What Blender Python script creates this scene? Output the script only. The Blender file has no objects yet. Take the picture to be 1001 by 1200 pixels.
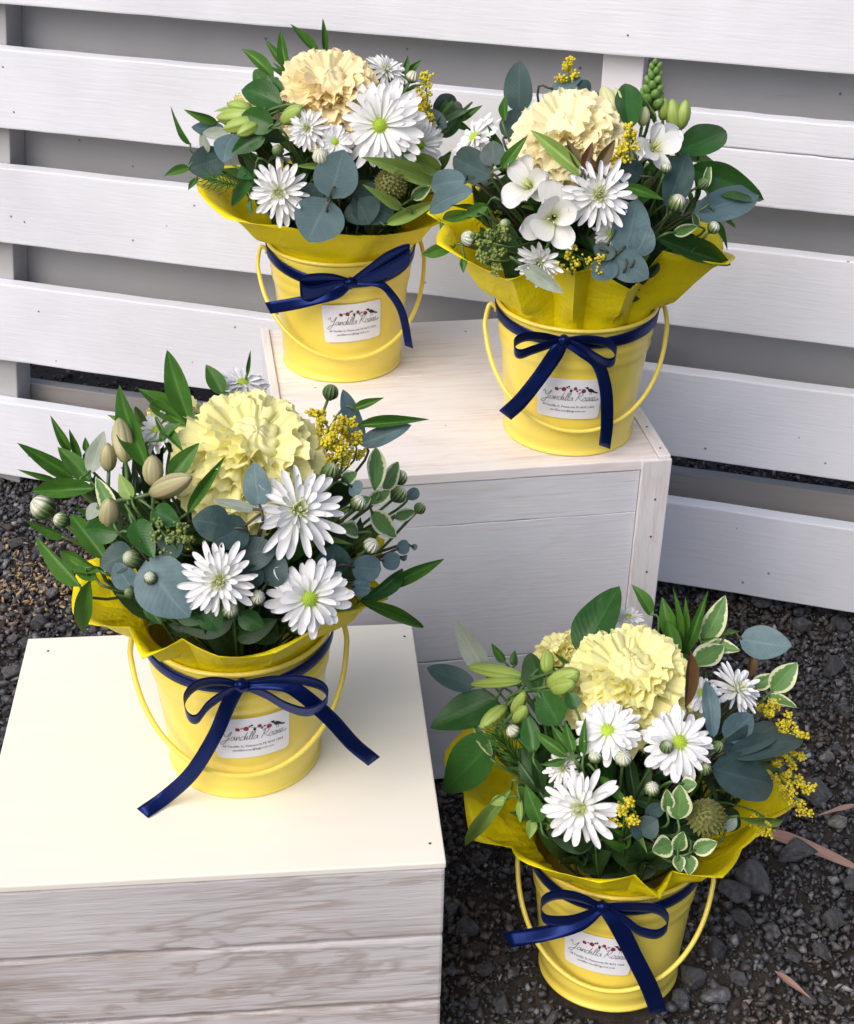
import bpy, bmesh, math, random
import numpy as np
from mathutils import Matrix, Vector
random.seed(7); rng = np.random.default_rng(7)
scene = bpy.context.scene
COL = scene.collection
rad = math.radians

# ------------------------------------------------------------------ camera
PW, PH, FPX = 1001.0, 1200.0, 1684.76
CAM_H, PITCH, ROLL = 0.9783, 0.5433, 0.0209
fwd = Vector((0, math.cos(PITCH), -math.sin(PITCH)))
_r = Vector((1, 0, 0)); _u = _r.cross(fwd)
CR = _r * math.cos(ROLL) + _u * math.sin(ROLL)
CU = -_r * math.sin(ROLL) + _u * math.cos(ROLL)
CAMP = Vector((0, 0, CAM_H))
cd = bpy.data.cameras.new('camera'); cam = bpy.data.objects.new('camera', cd); COL.objects.link(cam)
cd.sensor_fit = 'HORIZONTAL'; cd.sensor_width = 36; cd.lens = FPX / PW * 36
cd.clip_start = 0.02; cd.clip_end = 200
m3 = Matrix((CR, CU, -fwd)).transposed()
cam.matrix_world = Matrix.Translation(CAMP) @ m3.to_4x4()
scene.camera = cam

# ------------------------------------------------------------------ light
SUN_DIR = Vector((-0.50, -0.54, 0.76)).normalized()      # towards the sun, soft overcast
world = bpy.data.worlds.new('World'); scene.world = world; world.use_nodes = True
nt = world.node_tree; nt.nodes.clear()
sky = nt.nodes.new('ShaderNodeTexSky'); sky.sky_type = 'NISHITA'; sky.sun_disc = False
sky.sun_elevation = math.asin(SUN_DIR.z); sky.sun_rotation = math.atan2(SUN_DIR.x, SUN_DIR.y)
sky.dust_density = 4.0; sky.air_density = 0.8; sky.ozone_density = 1.0
bg = nt.nodes.new('ShaderNodeBackground'); bg.inputs['Strength'].default_value = 0.13
wo = nt.nodes.new('ShaderNodeOutputWorld')
nt.links.new(sky.outputs[0], bg.inputs['Color']); nt.links.new(bg.outputs[0], wo.inputs['Surface'])
sd = bpy.data.lights.new('sun', 'SUN'); sun = bpy.data.objects.new('sun', sd); COL.objects.link(sun)
sd.energy = 1.5; sd.angle = rad(60); sd.color = (1.0, 0.97, 0.94)
sun.rotation_euler = SUN_DIR.to_track_quat('Z', 'Y').to_euler()
sun.location = (-2, -1, 4)
scene.cycles.max_bounces = 14; scene.cycles.diffuse_bounces = 8; scene.cycles.transmission_bounces = 8
scene.view_settings.view_transform = 'Standard'; scene.view_settings.look = 'None'
scene.view_settings.exposure = 0.37; scene.view_settings.gamma = 1
scene.view_settings.use_curve_mapping = False

# ------------------------------------------------------------------ helpers
def ray(px, py):
    return (CR * ((px - PW / 2) / FPX) - CU * ((py - PH / 2) / FPX) + fwd).normalized()

def project(p):
    q = p - CAMP; z = q.dot(fwd)
    return PW / 2 + FPX * q.dot(CR) / z, PH / 2 - FPX * q.dot(CU) / z
WM = {}
def obj(name, mesh, parent=None, M=None, label=None, cat=None, group=None, kind=None):
    o = bpy.data.objects.new(name, mesh); COL.objects.link(o)
    M = M if M is not None else Matrix.Identity(4)
    WM[o] = M
    if parent is not None:
        o.parent = parent; o.matrix_basis = WM[parent].inverted() @ M
    else:
        o.matrix_basis = M
    if label: o['label'] = label
    if cat: o['category'] = cat
    if group: o['group'] = group
    if kind: o['kind'] = kind
    return o
def thing(name, loc, label, cat, group=None):
    return obj(name, None, None, Matrix.Translation(Vector(loc)), label, cat, group)

def mk(name, v, f, mat, uv=None, smooth=True):
    me = bpy.data.meshes.new(name)
    me.from_pydata([tuple(p) for p in v], [], f)
    if uv is not None:
        l = me.uv_layers.new(name='UVMap')
        idx = np.zeros(len(me.loops), dtype=np.int32); me.loops.foreach_get('vertex_index', idx)
        l.data.foreach_set('uv', np.asarray(uv, dtype=np.float32)[idx].ravel())
    if mat is not None: me.materials.append(mat)
    if smooth: me.polygons.foreach_set('use_smooth', [True] * len(me.polygons))
    me.update()
    return me

def grid(name, fn, nu, nv, mat, closed=False, smooth=True):
    """fn(u,v)->xyz with u across, v along"""
    V, UV, F = [], [], []
    for j in range(nv + 1):
        for i in range(nu + 1 if not closed else nu):
            u, v = i / nu, j / nv
            V.append(fn(u, v)); UV.append((u, v))
    n = nu if closed else nu + 1
    for j in range(nv):
        for i in range(nu):
            a = j * n + i; b = j * n + (i + 1) % n
            F.append((a, a + n, b + n, b))
    return mk(name, V, F, mat, UV, smooth)

def tube_geo(pts, r, seg=6, r1=None, cap=True):
    pts = [Vector(p) for p in pts]; V, F = [], []
    n = len(pts); prev = None
    for i, p in enumerate(pts):
        t = (pts[min(i + 1, n - 1)] - pts[max(i - 1, 0)])
        t = t.normalized() if t.length > 1e-9 else Vector((0, 0, 1))
        if prev is None:
            a = t.orthogonal().normalized()
        else:
            a = prev - t * prev.dot(t)
            a = a.normalized() if a.length > 1e-9 else t.orthogonal().normalized()
        prev = a; b = t.cross(a)
        rr = r if r1 is None else r + (r1 - r) * i / (n - 1)
        for k in range(seg):
            an = 2 * math.pi * k / seg
            V.append(p + a * (rr * math.cos(an)) + b * (rr * math.sin(an)))
    for i in range(n - 1):
        for k in range(seg):
            F.append((i * seg + k, i * seg + (k + 1) % seg, (i + 1) * seg + (k + 1) % seg, (i + 1) * seg + k))
    if cap:
        F.append(tuple(reversed(range(seg)))); F.append(tuple((n - 1) * seg + k for k in range(seg)))
    return V, F
def join_geo(parts):
    V, F = [], []
    for v, f in parts:
        o = len(V); V += list(v); F += [tuple(i + o for i in q) for q in f]
    return V, F
def catmull(pts, n=8):
    pts = [Vector(p) for p in pts]; out = []
    P = [pts[0] * 2 - pts[1]] + pts + [pts[-1] * 2 - pts[-2]]
    for i in range(1, len(P) - 2):
        for k in range(n):
            t = k / n; a, b, c, d = P[i - 1], P[i], P[i + 1], P[i + 2]
            out.append(0.5 * ((2 * b) + (c - a) * t + (2 * a - 5 * b + 4 * c - d) * t * t + (3 * b - a - 3 * c + d) * t ** 3))
    out.append(pts[-1]); return out
def lathe_geo(profile, seg=64):
    V, F = [], []
    n = len(profile)
    for (r, z) in profile:
        for k in range(seg):
            a = 2 * math.pi * k / seg
            V.append(Vector((r * math.sin(a), -r * math.cos(a), z)))
    for i in range(n - 1):
        for k in range(seg):
            F.append((i * seg + k, i * seg + (k + 1) % seg, (i + 1) * seg + (k + 1) % seg, (i + 1) * seg + k))
    return V, F
def box_mesh(name, lx, ly, lz, mat, bev=0.0015, rough=0.0, cuts=0, seed=0):
    """bevelled board centred on the origin; optional uneven edges along x"""
    bm = bmesh.new(); bmesh.ops.create_cube(bm, size=1)
    for v in bm.verts: v.co = Vector((v.co.x * lx, v.co.y * ly, v.co.z * lz))
    if cuts:
        ed = [e for e in bm.edges if abs(e.verts[0].co.x - e.verts[1].co.x) > lx * .5]
        bmesh.ops.subdivide_edges(bm, edges=ed, cuts=cuts, use_grid_fill=True)
        rr = random.Random(seed)
        off = {}
        for v in bm.verts:
            k = (round(v.co.x, 4), v.co.z > 0)
            if k not in off: off[k] = rr.gauss(0, rough)
            v.co.z += off[k]
    if bev:
        es = [e for e in bm.edges if len(e.link_faces) == 2 and e.calc_face_angle(0) > .6]
        bmesh.ops.bevel(bm, geom=es, offset=bev, segments=2, affect='EDGES', profile=.6)
    me = bpy.data.meshes.new(name); bm.to_mesh(me); bm.free()
    me.materials.append(mat)
    return me

# ------------------------------------------------------------------ materials
class NT:
    def __init__(s, name):
        s.m = bpy.data.materials.new(name); s.m.use_nodes = True; s.t = s.m.node_tree; s.t.nodes.clear()
        s.out = s.n('ShaderNodeOutputMaterial')
    def n(s, typ, **k):
        x = s.t.nodes.new(typ)
        for a, b in k.items(): setattr(x, a, b)
        return x
    def l(s, a, b): s.t.links.new(a, b)
    def val(s, inp, v):
        if hasattr(v, 'is_linked') or isinstance(v, bpy.types.NodeSocket): s.l(v, inp)
        else:
            inp.default_value = (*v, 1) if (isinstance(v, tuple) and len(v) == 3 and inp.type == 'RGBA') else v
    def coord(s, kind='Object'): return s.n('ShaderNodeTexCoord').outputs[kind]
    def mapping(s, vec, scale=(1, 1, 1), loc=(0, 0, 0)):
        x = s.n('ShaderNodeMapping'); s.l(vec, x.inputs['Vector']); x.inputs['Scale'].default_value = scale
        s.val(x.inputs['Location'], loc); return x.outputs[0]
    def noise(s, vec, scale, detail=4, rough=.55, dist=0):
        x = s.n('ShaderNodeTexNoise'); s.l(vec, x.inputs['Vector']); x.inputs['Scale'].default_value = scale
        x.inputs['Detail'].default_value = detail; x.inputs['Roughness'].default_value = rough
        x.inputs['Distortion'].default_value = dist; return x.outputs['Fac']
    def ramp(s, fac, stops, interp='LINEAR'):
        x = s.n('ShaderNodeValToRGB'); s.l(fac, x.inputs[0]); x.color_ramp.interpolation = interp
        while len(x.color_ramp.elements) < len(stops): x.color_ramp.elements.new(.5)
        for e, (p, c) in zip(x.color_ramp.elements, stops):
            e.position = p; e.color = (*c, 1) if isinstance(c, tuple) else (c, c, c, 1)
        return x.outputs[0]
    def mix(s, fac, a, b, mode='MIX'):
        x = s.n('ShaderNodeMix', data_type='RGBA', blend_type=mode)
        s.val(x.inputs[0], fac); s.val(x.inputs[6], a); s.val(x.inputs[7], b); return x.outputs[2]
    def math(s, op, a, b=0.0, c=None):
        x = s.n('ShaderNodeMath', operation=op); s.val(x.inputs[0], a); s.val(x.inputs[1], b)
        if c is not None: s.val(x.inputs[2], c)
        return x.outputs[0]
    def bump(s, h, strength=.3, dist=.001):
        x = s.n('ShaderNodeBump'); s.l(h, x.inputs['Height']); x.inputs['Strength'].default_value = strength
        x.inputs['Distance'].default_value = dist; return x.outputs[0]
    def rand(s): return s.n('ShaderNodeObjectInfo').outputs['Random']
    def bsdf(s, color, rough=.5, normal=None, trans=None, tcol=None, **k):
        x = s.n('ShaderNodeBsdfPrincipled'); s.val(x.inputs['Base Color'], color); s.val(x.inputs['Roughness'], rough)
        if normal is not None: s.l(normal, x.inputs['Normal'])
        for a, b in k.items(): s.val(x.inputs[a.replace('_', ' ')], b)
        o = x.outputs[0]
        if trans:
            t = s.n('ShaderNodeBsdfTranslucent'); s.val(t.inputs['Color'], tcol if tcol is not None else color)
            if normal is not None: s.l(normal, t.inputs['Normal'])
            mx = s.n('ShaderNodeMixShader'); mx.inputs[0].default_value = trans
            s.l(o, mx.inputs[1]); s.l(t.outputs[0], mx.inputs[2]); o = mx.outputs[0]
        s.l(o, s.out.inputs['Surface']); return s.m

def offs(t, vec):
    """shift texture per object"""
    c = t.n('ShaderNodeCombineXYZ'); r = t.math('MULTIPLY', t.rand(), 37.0)
    t.l(r, c.inputs[0]); t.l(r, c.inputs[1]); t.l(r, c.inputs[2])
    a = t.n('ShaderNodeVectorMath', operation='ADD'); t.l(vec, a.inputs[0]); t.l(c.outputs[0], a.inputs[1])
    return a.outputs[0]

def m_paintwood(name, paint, wood, wear=.35, stain=0.0, stain_col=(.3, .2, .12), grain=1.0, spots=True, bump=.35):
    t = NT(name); v = offs(t, t.coord())
    g = t.noise(t.mapping(v, (5, 90, 90)), 2.0, 6, .65, .6)
    g2 = t.noise(t.mapping(v, (14, 220, 220)), 2.0, 3, .6)
    big = t.noise(t.mapping(v, (3, 9, 9)), 1.0, 4, .6)
    w = t.math('MULTIPLY', g, big)
    fac = t.ramp(w, [(max(0, .40 - wear * .3), 0.0), (.52 - wear * .1, grain)])
    c = t.mix(fac, paint, wood)
    tone = t.ramp(t.noise(v, 7.0, 3), [(.3, .90), (.7, 1.04)])
    c = t.mix(1.0, c, tone, 'MULTIPLY')
    if stain:
        q = t.noise(t.mapping(v, (2.2, 12, 12)), 1.2, 5, .6, .35)
        band = t.ramp(q, [(.465, 0.0), (.49, stain * 1.3), (.505, 0.0)])
        patch = t.ramp(t.noise(t.mapping(v, (4, 14, 14), (3, 1, 0)), 2.0, 5, .6, .8), [(.60, 0.0), (.78, stain * .9)])
        c = t.mix(t.math('MAXIMUM', band, patch), c, stain_col)
    if spots:
        vo = t.n('ShaderNodeTexVoronoi'); t.l(v, vo.inputs['Vector']); vo.inputs['Scale'].default_value = 26
        sp = t.ramp(vo.outputs['Distance'], [(.030, .8), (.052, 0.0)])
        c = t.mix(sp, c, (.10, .08, .09))
    h = t.math('ADD', t.math('MULTIPLY', g, .6), t.math('MULTIPLY', g2, .5))
    return t.bsdf(c, .62, t.bump(h, bump, .0015), Specular_IOR_Level=.3)

M = {}
M['slat'] = m_paintwood('slat_white_paint', (.755, .765, .815), (.62, .61, .64), .12, bump=.4)
M['back'] = m_paintwood('back_board_grey', (.41, .405, .41), (.34, .335, .34), .2, bump=.3)  # even grey, darker than the front slats; back boards and left post
M['post'] = m_paintwood('post_paint', (.72, .70, .73), (.55, .52, .52), .2)
M['rail'] = m_paintwood('rail_wood', (.36, .34, .32), (.22, .20, .18), .5)
M['whitewash'] = m_paintwood('whitewash_front', (.715, .72, .77), (.60, .57, .58), .35, stain=.08, stain_col=(.45, .38, .36))
M['whitewash_top'] = m_paintwood('whitewash_top', (.78, .745, .745), (.60, .47, .45), .50, stain=.16, stain_col=(.58, .44, .41))
M['rawedge'] = m_paintwood('worn_edge', (.74, .715, .73), (.50, .36, .30), .38, stain=.16, stain_col=(.5, .32, .25))
M['limed'] = m_paintwood('limed_boards', (.62, .595, .59), (.36, .29, .25), .55, stain=.34, stain_col=(.22, .145, .10), spots=False, bump=.6)
def m_cream():
    t = NT('cream_top_panel'); v = t.coord()
    c = t.mix(t.ramp(t.noise(t.mapping(v, (4, 30, 4)), 2, 4), [(.35, 0.0), (.75, .35)]), (.86, .825, .735), (.83, .78, .66))
    sc = t.ramp(t.noise(t.mapping(v, (40, 3, 1)), 3, 5, .7), [(.66, 0.0), (.75, .25)])
    c = t.mix(sc, c, (.62, .58, .50))
    return t.bsdf(c, .42, t.bump(t.noise(v, 220, 3), .08, .0005), Specular_IOR_Level=.35)
M['cream'] = m_cream()
def m_bucket():
    t = NT('yellow_enamel'); v = t.coord()
    c = t.mix(t.ramp(t.noise(v, 14, 3), [(.3, 0.0), (.7, 1.0)]), (.84, .665, .095), (.87, .70, .115))
    return t.bsdf(c, t.ramp(t.noise(v, 60, 4), [(.3, .30), (.7, .38)]), t.bump(t.noise(v, 30, 2), .06, .002), Coat_Weight=.25, Coat_Roughness=.2)
M['bucket'] = m_bucket()
def m_paper():
    t = NT('yellow_tissue'); v = t.coord()
    cr = t.noise(v, 38, 4, .6, .8)
    c = t.mix(t.ramp(cr, [(.3, 0.0), (.7, 1.0)]), (.93, .78, .004), (.97, .85, .010))
    return t.bsdf(c, .42, t.bump(t.math('ADD', cr, t.math('MULTIPLY', t.noise(v, 120, 3, .6, 1.5), .35)), .6, .004), trans=.26, tcol=(.98, .87, .006), Specular_IOR_Level=.35)
M['paper'] = m_paper()
def m_ribbon():
    t = NT('navy_satin'); uv = t.coord('UV')
    f = t.noise(t.mapping(uv, (260, 3, 1)), 1.0, 2)
    c = t.ramp(f, [(.3, (.002, .006, .050)), (.7, (.004, .012, .095))])
    return t.bsdf(c, .28, t.bump(f, .15, .0004), Metallic=.5, Sheen_Weight=.08, Sheen_Tint=(.2, .35, 1.0), Specular_Tint=(.35, .5, 1.0))
M['ribbon'] = m_ribbon()
M['label'] = NT('label_paper'); M['label'] = M['label'].bsdf((.80, .80, .84), .4)
def flat(name, c, r=.6): t = NT(name); return t.bsdf(c, r)
M['ink'] = flat('print_black', (.012, .012, .015)); M['inkgrey'] = flat('print_grey', (.06, .06, .07)); M['inkred'] = flat('print_red', (.25, .02, .045))
M['nail'] = flat('nail_dark', (.05, .045, .045), .5)

def m_petal(name, c0, c1, c2, p1=.25, p2=.6, trans=.22, var=.08):
    t = NT(name); uv = t.coord('UV'); s = t.n('ShaderNodeSeparateXYZ'); t.l(uv, s.inputs[0])
    c = t.ramp(s.outputs[1], [(0.0, c0), (p1, c1), (p2, c2)])
    f = t.noise(t.mapping(uv, (28, 1.2, 1)), 1.0, 3)
    c = t.mix(1.0, c, t.ramp(f, [(.3, .90), (.7, 1.0)]), 'MULTIPLY')
    r = t.ramp(t.rand(), [(0.0, 1 - var), (1.0, 1.0)])
    c = t.mix(1.0, c, r, 'MULTIPLY')
    return t.bsdf(c, .5, t.bump(f, .25, .0008), trans=trans, Specular_IOR_Level=.25)
M['p_white'] = m_petal('petal_white', (.62, .70, .30), (.86, .87, .80), (.90, .90, .90), .15, .4, .16, .04)
M['p_cream'] = m_petal('petal_cream_quill', (.55, .66, .20), (.74, .80, .44), (.85, .87, .66))
M['p_free'] = m_petal('petal_white_broad', (.70, .74, .48), (.84, .84, .78), (.87, .87, .87), trans=.25)
M['c_peach'] = m_petal('carnation_peach', (.97, .70, .28), (.985, .80, .40), (.985, .865, .52), .2, .55, .22, .04)
M['c_cream'] = m_petal('carnation_cream', (.97, .76, .34), (.985, .86, .48), (.985, .91, .60), .2, .55, .22, .04)
M['c_lemon'] = m_petal('carnation_lemon', (.95, .80, .18), (.975, .89, .30), (.975, .935, .46), .2, .55, .22, .04)
def m_leaf(name, a, b, back, rough=.38, vein=.35, edge=None, trans=.16, bloom=None):
    t = NT(name); uv = t.coord('UV'); s = t.n('ShaderNodeSeparateXYZ'); t.l(uv, s.inputs[0])
    ob = t.coord('Object')
    c = t.mix(t.rand(), a, b)
    c = t.mix(t.ramp(t.noise(offs(t, ob), 4.0, 5, .65), [(.35, 0.0), (.7, .7)]), c, tuple(min(1, q * 1.25) for q in b))
    c = t.mix(t.ramp(t.noise(offs(t, ob), 9.0, 3, .5), [(.70, 0.0), (.78, .45)]), c, (.16, .13, .06))
    d = t.math('ABSOLUTE', t.math('SUBTRACT', s.outputs[0], .5))
    mid = t.ramp(d, [(.012, vein), (.045, 0.0)])
    # side veins
    wv = t.math('SINE', t.math('MULTIPLY', t.math('ADD', s.outputs[1], t.math('MULTIPLY', d, -.5)), 75.0))
    sv = t.math('MULTIPLY', t.ramp(wv, [(.86, 0.0), (1.0, 1.0)]), vein * .35)
    light = tuple(min(1, x * 1.9 + .02) for x in b)
    c = t.mix(t.math('MAXIMUM', mid, sv), c, light)
    if edge:
        e = t.math('ADD', d, t.math('MULTIPLY', t.math('SUBTRACT', t.noise(t.mapping(uv, (4, 7, 1)), 1.2, 3), .5), .35))
        c = t.mix(t.ramp(e, [(.33, 0.0), (.37, 1.0)]), c, edge)
    g = t.n('ShaderNodeNewGeometry')
    c = t.mix(g.outputs['Backfacing'], c, back)
    h = t.math('ADD', t.math('MULTIPLY', wv, .25), mid)
    return t.bsdf(c, rough, t.bump(h, .2, .0006), trans=trans, Specular_IOR_Level=.32)
M['euc'] = m_leaf('eucalyptus_leaf', (.070, .125, .135), (.120, .19, .205), (.16, .23, .235), .5, .25)
M['eucdark'] = m_leaf('eucalyptus_leaf_dark', (.030, .062, .058), (.055, .095, .090), (.10, .15, .14), .45, .25)
M['ruscus'] = m_leaf('dark_glossy_leaf', (.014, .062, .012), (.034, .11, .020), (.07, .14, .05), .30, .25)
M['lance'] = m_leaf('lance_leaf', (.028, .095, .012), (.065, .165, .022), (.10, .20, .05), .40, .25)
M['lime'] = m_leaf('lime_leaf', (.15, .27, .05), (.24, .36, .09), (.26, .36, .13), .42, .3, trans=.25)
M['varieg'] = m_leaf('variegated_leaf', (.06, .15, .04), (.11, .22, .06), (.2, .28, .14), .42, .25, edge=(.62, .66, .40))
M['palegrey'] = m_leaf('pale_grey_leaf', (.24, .29, .23), (.32, .36, .30), (.36, .4, .34), .5, .2)
M['redtip'] = m_leaf('red_tip_leaf', (.085, .022, .010), (.085, .065, .018), (.10, .08, .03), .4, .2)
M['fill'] = m_leaf('filler_leaf', (.016, .045, .014), (.035, .085, .025), (.05, .09, .04), .42, .2)
M['stem'] = flat('green_stem', (.07, .14, .035), .5); M['stemdark'] = flat('brown_stem', (.05, .05, .025), .6)
def m_bud(name, lo, mid_, hi):
    t = NT(name); s = t.n('ShaderNodeSeparateXYZ'); t.l(t.coord(), s.inputs[0])
    z = t.math('ADD', s.outputs[2], t.math('MULTIPLY', t.math('SUBTRACT', t.rand(), .5), .7))
    c = t.ramp(t.math('MULTIPLY_ADD', z, .5, .5), [(lo, (.05, .10, .03)), (mid_, (.16, .23, .08)), (hi, (.68, .69, .56))])
    sp = t.n('ShaderNodeSeparateXYZ'); t.l(t.coord('UV'), sp.inputs[0])
    wv = t.math('SINE', t.math('ADD', t.math('MULTIPLY', sp.outputs[0], 69.0), t.math('MULTIPLY', sp.outputs[1], 5.0)))
    c = t.mix(t.ramp(wv, [(.2, 0.0), (1.0, .38)]), c, (.30, .36, .19))
    return t.bsdf(c, .6, t.bump(wv, .5, .002), Specular_IOR_Level=.25)
M['bud'] = m_bud('green_bud', .50, .80, 1.0); M['budwhite'] = m_bud('white_tipped_bud', .25, .42, .60)
def m_abud(name, a, b, stripe):
    t = NT(name); uv = t.coord('UV'); s = t.n('ShaderNodeSeparateXYZ'); t.l(uv, s.inputs[0])
    c = t.ramp(s.outputs[1], [(.0, a), (.35, b), (.85, b), (1.0, a)])
    w = t.math('SINE', t.math('MULTIPLY', s.outputs[0], 37.7))
    c = t.mix(t.ramp(w, [(.2, 0.0), (1.0, .55)]), c, stripe)
    return t.bsdf(c, .42, trans=.12)
M['abud_lime'] = m_abud('lily_bud_lime', (.12, .24, .035), (.36, .47, .10), (.20, .34, .05))
M['abud_pink'] = m_abud('lily_bud_pink', (.16, .22, .06), (.44, .42, .22), (.30, .15, .09))
M['abud_cream'] = m_abud('lily_bud_cream', (.30, .38, .10), (.66, .66, .36), (.52, .56, .22))
M['snap'] = m_abud('spike_bud_green', (.08, .19, .04), (.17, .31, .07), (.12, .24, .05))
def m_floret(name, a, b):
    t = NT(name); c = t.mix(t.ramp(t.noise(t.coord('Object'), 160, 2), [(.35, 0.0), (.65, 1.0)]), a, b)
    return t.bsdf(c, .65)
M['solid'] = m_floret('goldenrod_florets', (.50, .40, .012), (.70, .60, .03))
M['solidgreen'] = m_floret('unopened_florets', (.10, .17, .04), (.28, .32, .07))
M['brunia'] = m_floret('olive_seed_head', (.10, .12, .03), (.22, .21, .06))
M['disc_green'] = m_floret('daisy_disc_green', (.30, .50, .03), (.55, .66, .06))
M['disc_yellow'] = m_floret('daisy_disc_yellow', (.50, .55, .08), (.70, .66, .22))
def m_rock(name, a, b, sc=6):
    t = NT(name); v = offs(t, t.coord('Object'))
    n = t.noise(v, sc, 6, .65)
    c = t.mix(t.ramp(n, [(.35, 0.0), (.65, 1.0)]), a, b)
    c = t.mix(1.0, c, t.ramp(t.rand(), [(0.0, .6), (.8, 1.15), (1.0, 1.8)]), 'MULTIPLY')
    c = t.mix(t.ramp(t.noise(v, sc * .35, 3), [(.52, 0.0), (.7, .45)]), c, (.10, .085, .07))
    return t.bsdf(c, t.ramp(n, [(.3, .45), (.7, .75)]), t.bump(t.noise(v, sc * 1.6, 8, .7), .55, .08), Specular_IOR_Level=.45)
M['rock'] = m_rock('basalt_stone', (.040, .041, .047), (.135, .136, .146))
M['rockpale'] = m_rock('pale_stone', (.16, .155, .135), (.30, .29, .25))
M['rockbrown'] = m_rock('brown_stone', (.035, .025, .020), (.085, .065, .055))
def m_gravel():
    t = NT('fine_gravel'); v = t.coord('Object')
    a = t.n('ShaderNodeAttribute'); a.attribute_name = 'tint'
    n = t.noise(v, 190, 4, .65)
    c = t.mix(t.ramp(n, [(.35, 0.0), (.65, 1.0)]), (.026, .0262, .030), (.100, .100, .107))
    br = t.ramp(t.noise(v, 9, 3), [(.50, 0.0), (.66, .75)])
    c = t.mix(br, c, (.085, .060, .048))
    c = t.mix(1.0, c, t.ramp(a.outputs['Fac'], [(0.0, .55), (.85, 1.3), (.95, 2.0), (1.0, 4.2)]), 'MULTIPLY')
    return t.bsdf(c, .62, t.bump(n, .4, .001), Specular_IOR_Level=.5)
M['gravel'] = m_gravel()
def m_soil():
    t = NT('dark_soil'); v = t.coord('Object')
    n = t.noise(v, 70, 6, .7)
    c = t.ramp(n, [(.3, (.020, .016, .014)), (.55, (.050, .038, .031)), (.75, (.095, .072, .058))])
    return t.bsdf(c, .95, t.bump(t.noise(v, 300, 5, .7), .8, .004))
M['soil'] = m_soil()
M['chips'] = m_floret('wood_chips', (.26, .17, .08), (.42, .31, .17))
M['dry'] = m_leaf('dry_gum_leaf', (.24, .13, .10), (.33, .21, .17), (.3, .2, .16), .6, .2)

# ------------------------------------------------------------------ setting: ground
def gz(x, y): return 0.0
def ground_mesh():
    # fine patch in the middle, coarse to the horizon
    xs = np.concatenate([[-60, -20, -6, -2.5, -1.5], np.linspace(-1.1, 1.1, 150), [1.5, 2.5, 6, 20, 60]])
    ys = np.concatenate([[-60, -20, -6, -2, -.5], np.linspace(.3, 2.4, 150), [3, 5, 10, 25, 60]])
    X, Y = np.meshgrid(xs, ys)
    def nz(s, k):
        r = np.random.default_rng(k); o = 0
        for i in range(6):
            a = r.uniform(0, 6.28); ph = r.uniform(0, 6.28)
            o = o + np.sin((X * np.cos(a) + Y * np.sin(a)) * s * (1 + .35 * i) + ph)
        return o / 6
    Z = -.006 + .005 * nz(14, 1) + .003 * nz(45, 2) + .0018 * nz(130, 3)
    V = np.stack([X, Y, Z], -1).reshape(-1, 3); n = len(xs)
    F = [(j * n + i, j * n + i + 1, (j + 1) * n + i + 1, (j + 1) * n + i) for j in range(len(ys) - 1) for i in range(n - 1)]
    return mk('ground', V.tolist(), F, M['soil'])
ground = obj('ground', ground_mesh(), kind='structure', label='dark soil yard covered in loose basalt gravel')

def rock_mesh(name, mat, seed, npts=16, flat_=.65):
    r = random.Random(seed); bm = bmesh.new()
    for _ in range(npts):
        v = Vector((r.gauss(0, 1), r.gauss(0, 1), r.gauss(0, 1))).normalized() * r.uniform(.8, 1.0)
        bm.verts.new((v.x * .5, v.y * .5 * r.uniform(.75, 1), v.z * .5 * flat_))
    g = bmesh.ops.convex_hull(bm, input=bm.verts)
    bmesh.ops.delete(bm, geom=[v for v in bm.verts if not v.link_faces], context='VERTS')
    if npts > 11: bmesh.ops.bevel(bm, geom=bm.edges[:], offset=.03, segments=1, affect='EDGES')
    bmesh.ops.triangulate(bm, faces=bm.faces[:])
    me = bpy.data.meshes.new(name); bm.to_mesh(me); bm.free()
    if mat: me.materials.append(mat)
    return me
# footprint boxes that stones must stay out of: (corner, yaw, w, d)
BOX1 = (Vector((0.0193, 0.7615)), 0.1044, 0.3393, 0.2984, 0.2218)
BOX2 = (Vector((0.2192, 1.131)), 0.1718, 0.3479, 0.3261, 0.3569)
FENCE_Y, FENCE_A = 1.507, -0.2579
GB = (0.165, 0.8675)
def blocked(x, y, m=.0):
    for (A, yw, w, d, _) in (BOX1, BOX2):
        e1 = Vector((math.cos(yw), math.sin(yw))); e2 = Vector((-e1.y, e1.x)); q = Vector((x, y)) - A
        if -w - m < q.dot(e1) < m and -m < q.dot(e2) < d + m: return True
    return math.hypot(x - GB[0], y - GB[1]) < .062 + m
stone_meshes = [rock_mesh('stone', M['rock'], 100 + i, 15) for i in range(9)] + [rock_mesh('stone', M['rockbrown'], 140 + i, 15) for i in range(2)]
pale_meshes = [rock_mesh('stone', M['rockpale'], 160 + i, 18, .7) for i in range(3)]
def ground_at(px, py):
    d = ray(px, py); return CAMP + d * (-CAM_H / d.z)
placed = []
def put_stone(x, y, s, me, r=random):
    Mx = Matrix.Translation((x, y, s * r.uniform(.14, .26))) @ Matrix.Rotation(r.uniform(0, 6.28), 4, 'Z') @ Matrix.Rotation(r.uniform(-.35, .35), 4, 'X') \
        @ Matrix.Diagonal((s, s * r.uniform(.65, 1), s * r.uniform(.75, 1), 1))
    obj('stone', me, ground, Mx); placed.append((x, y, s))
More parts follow.
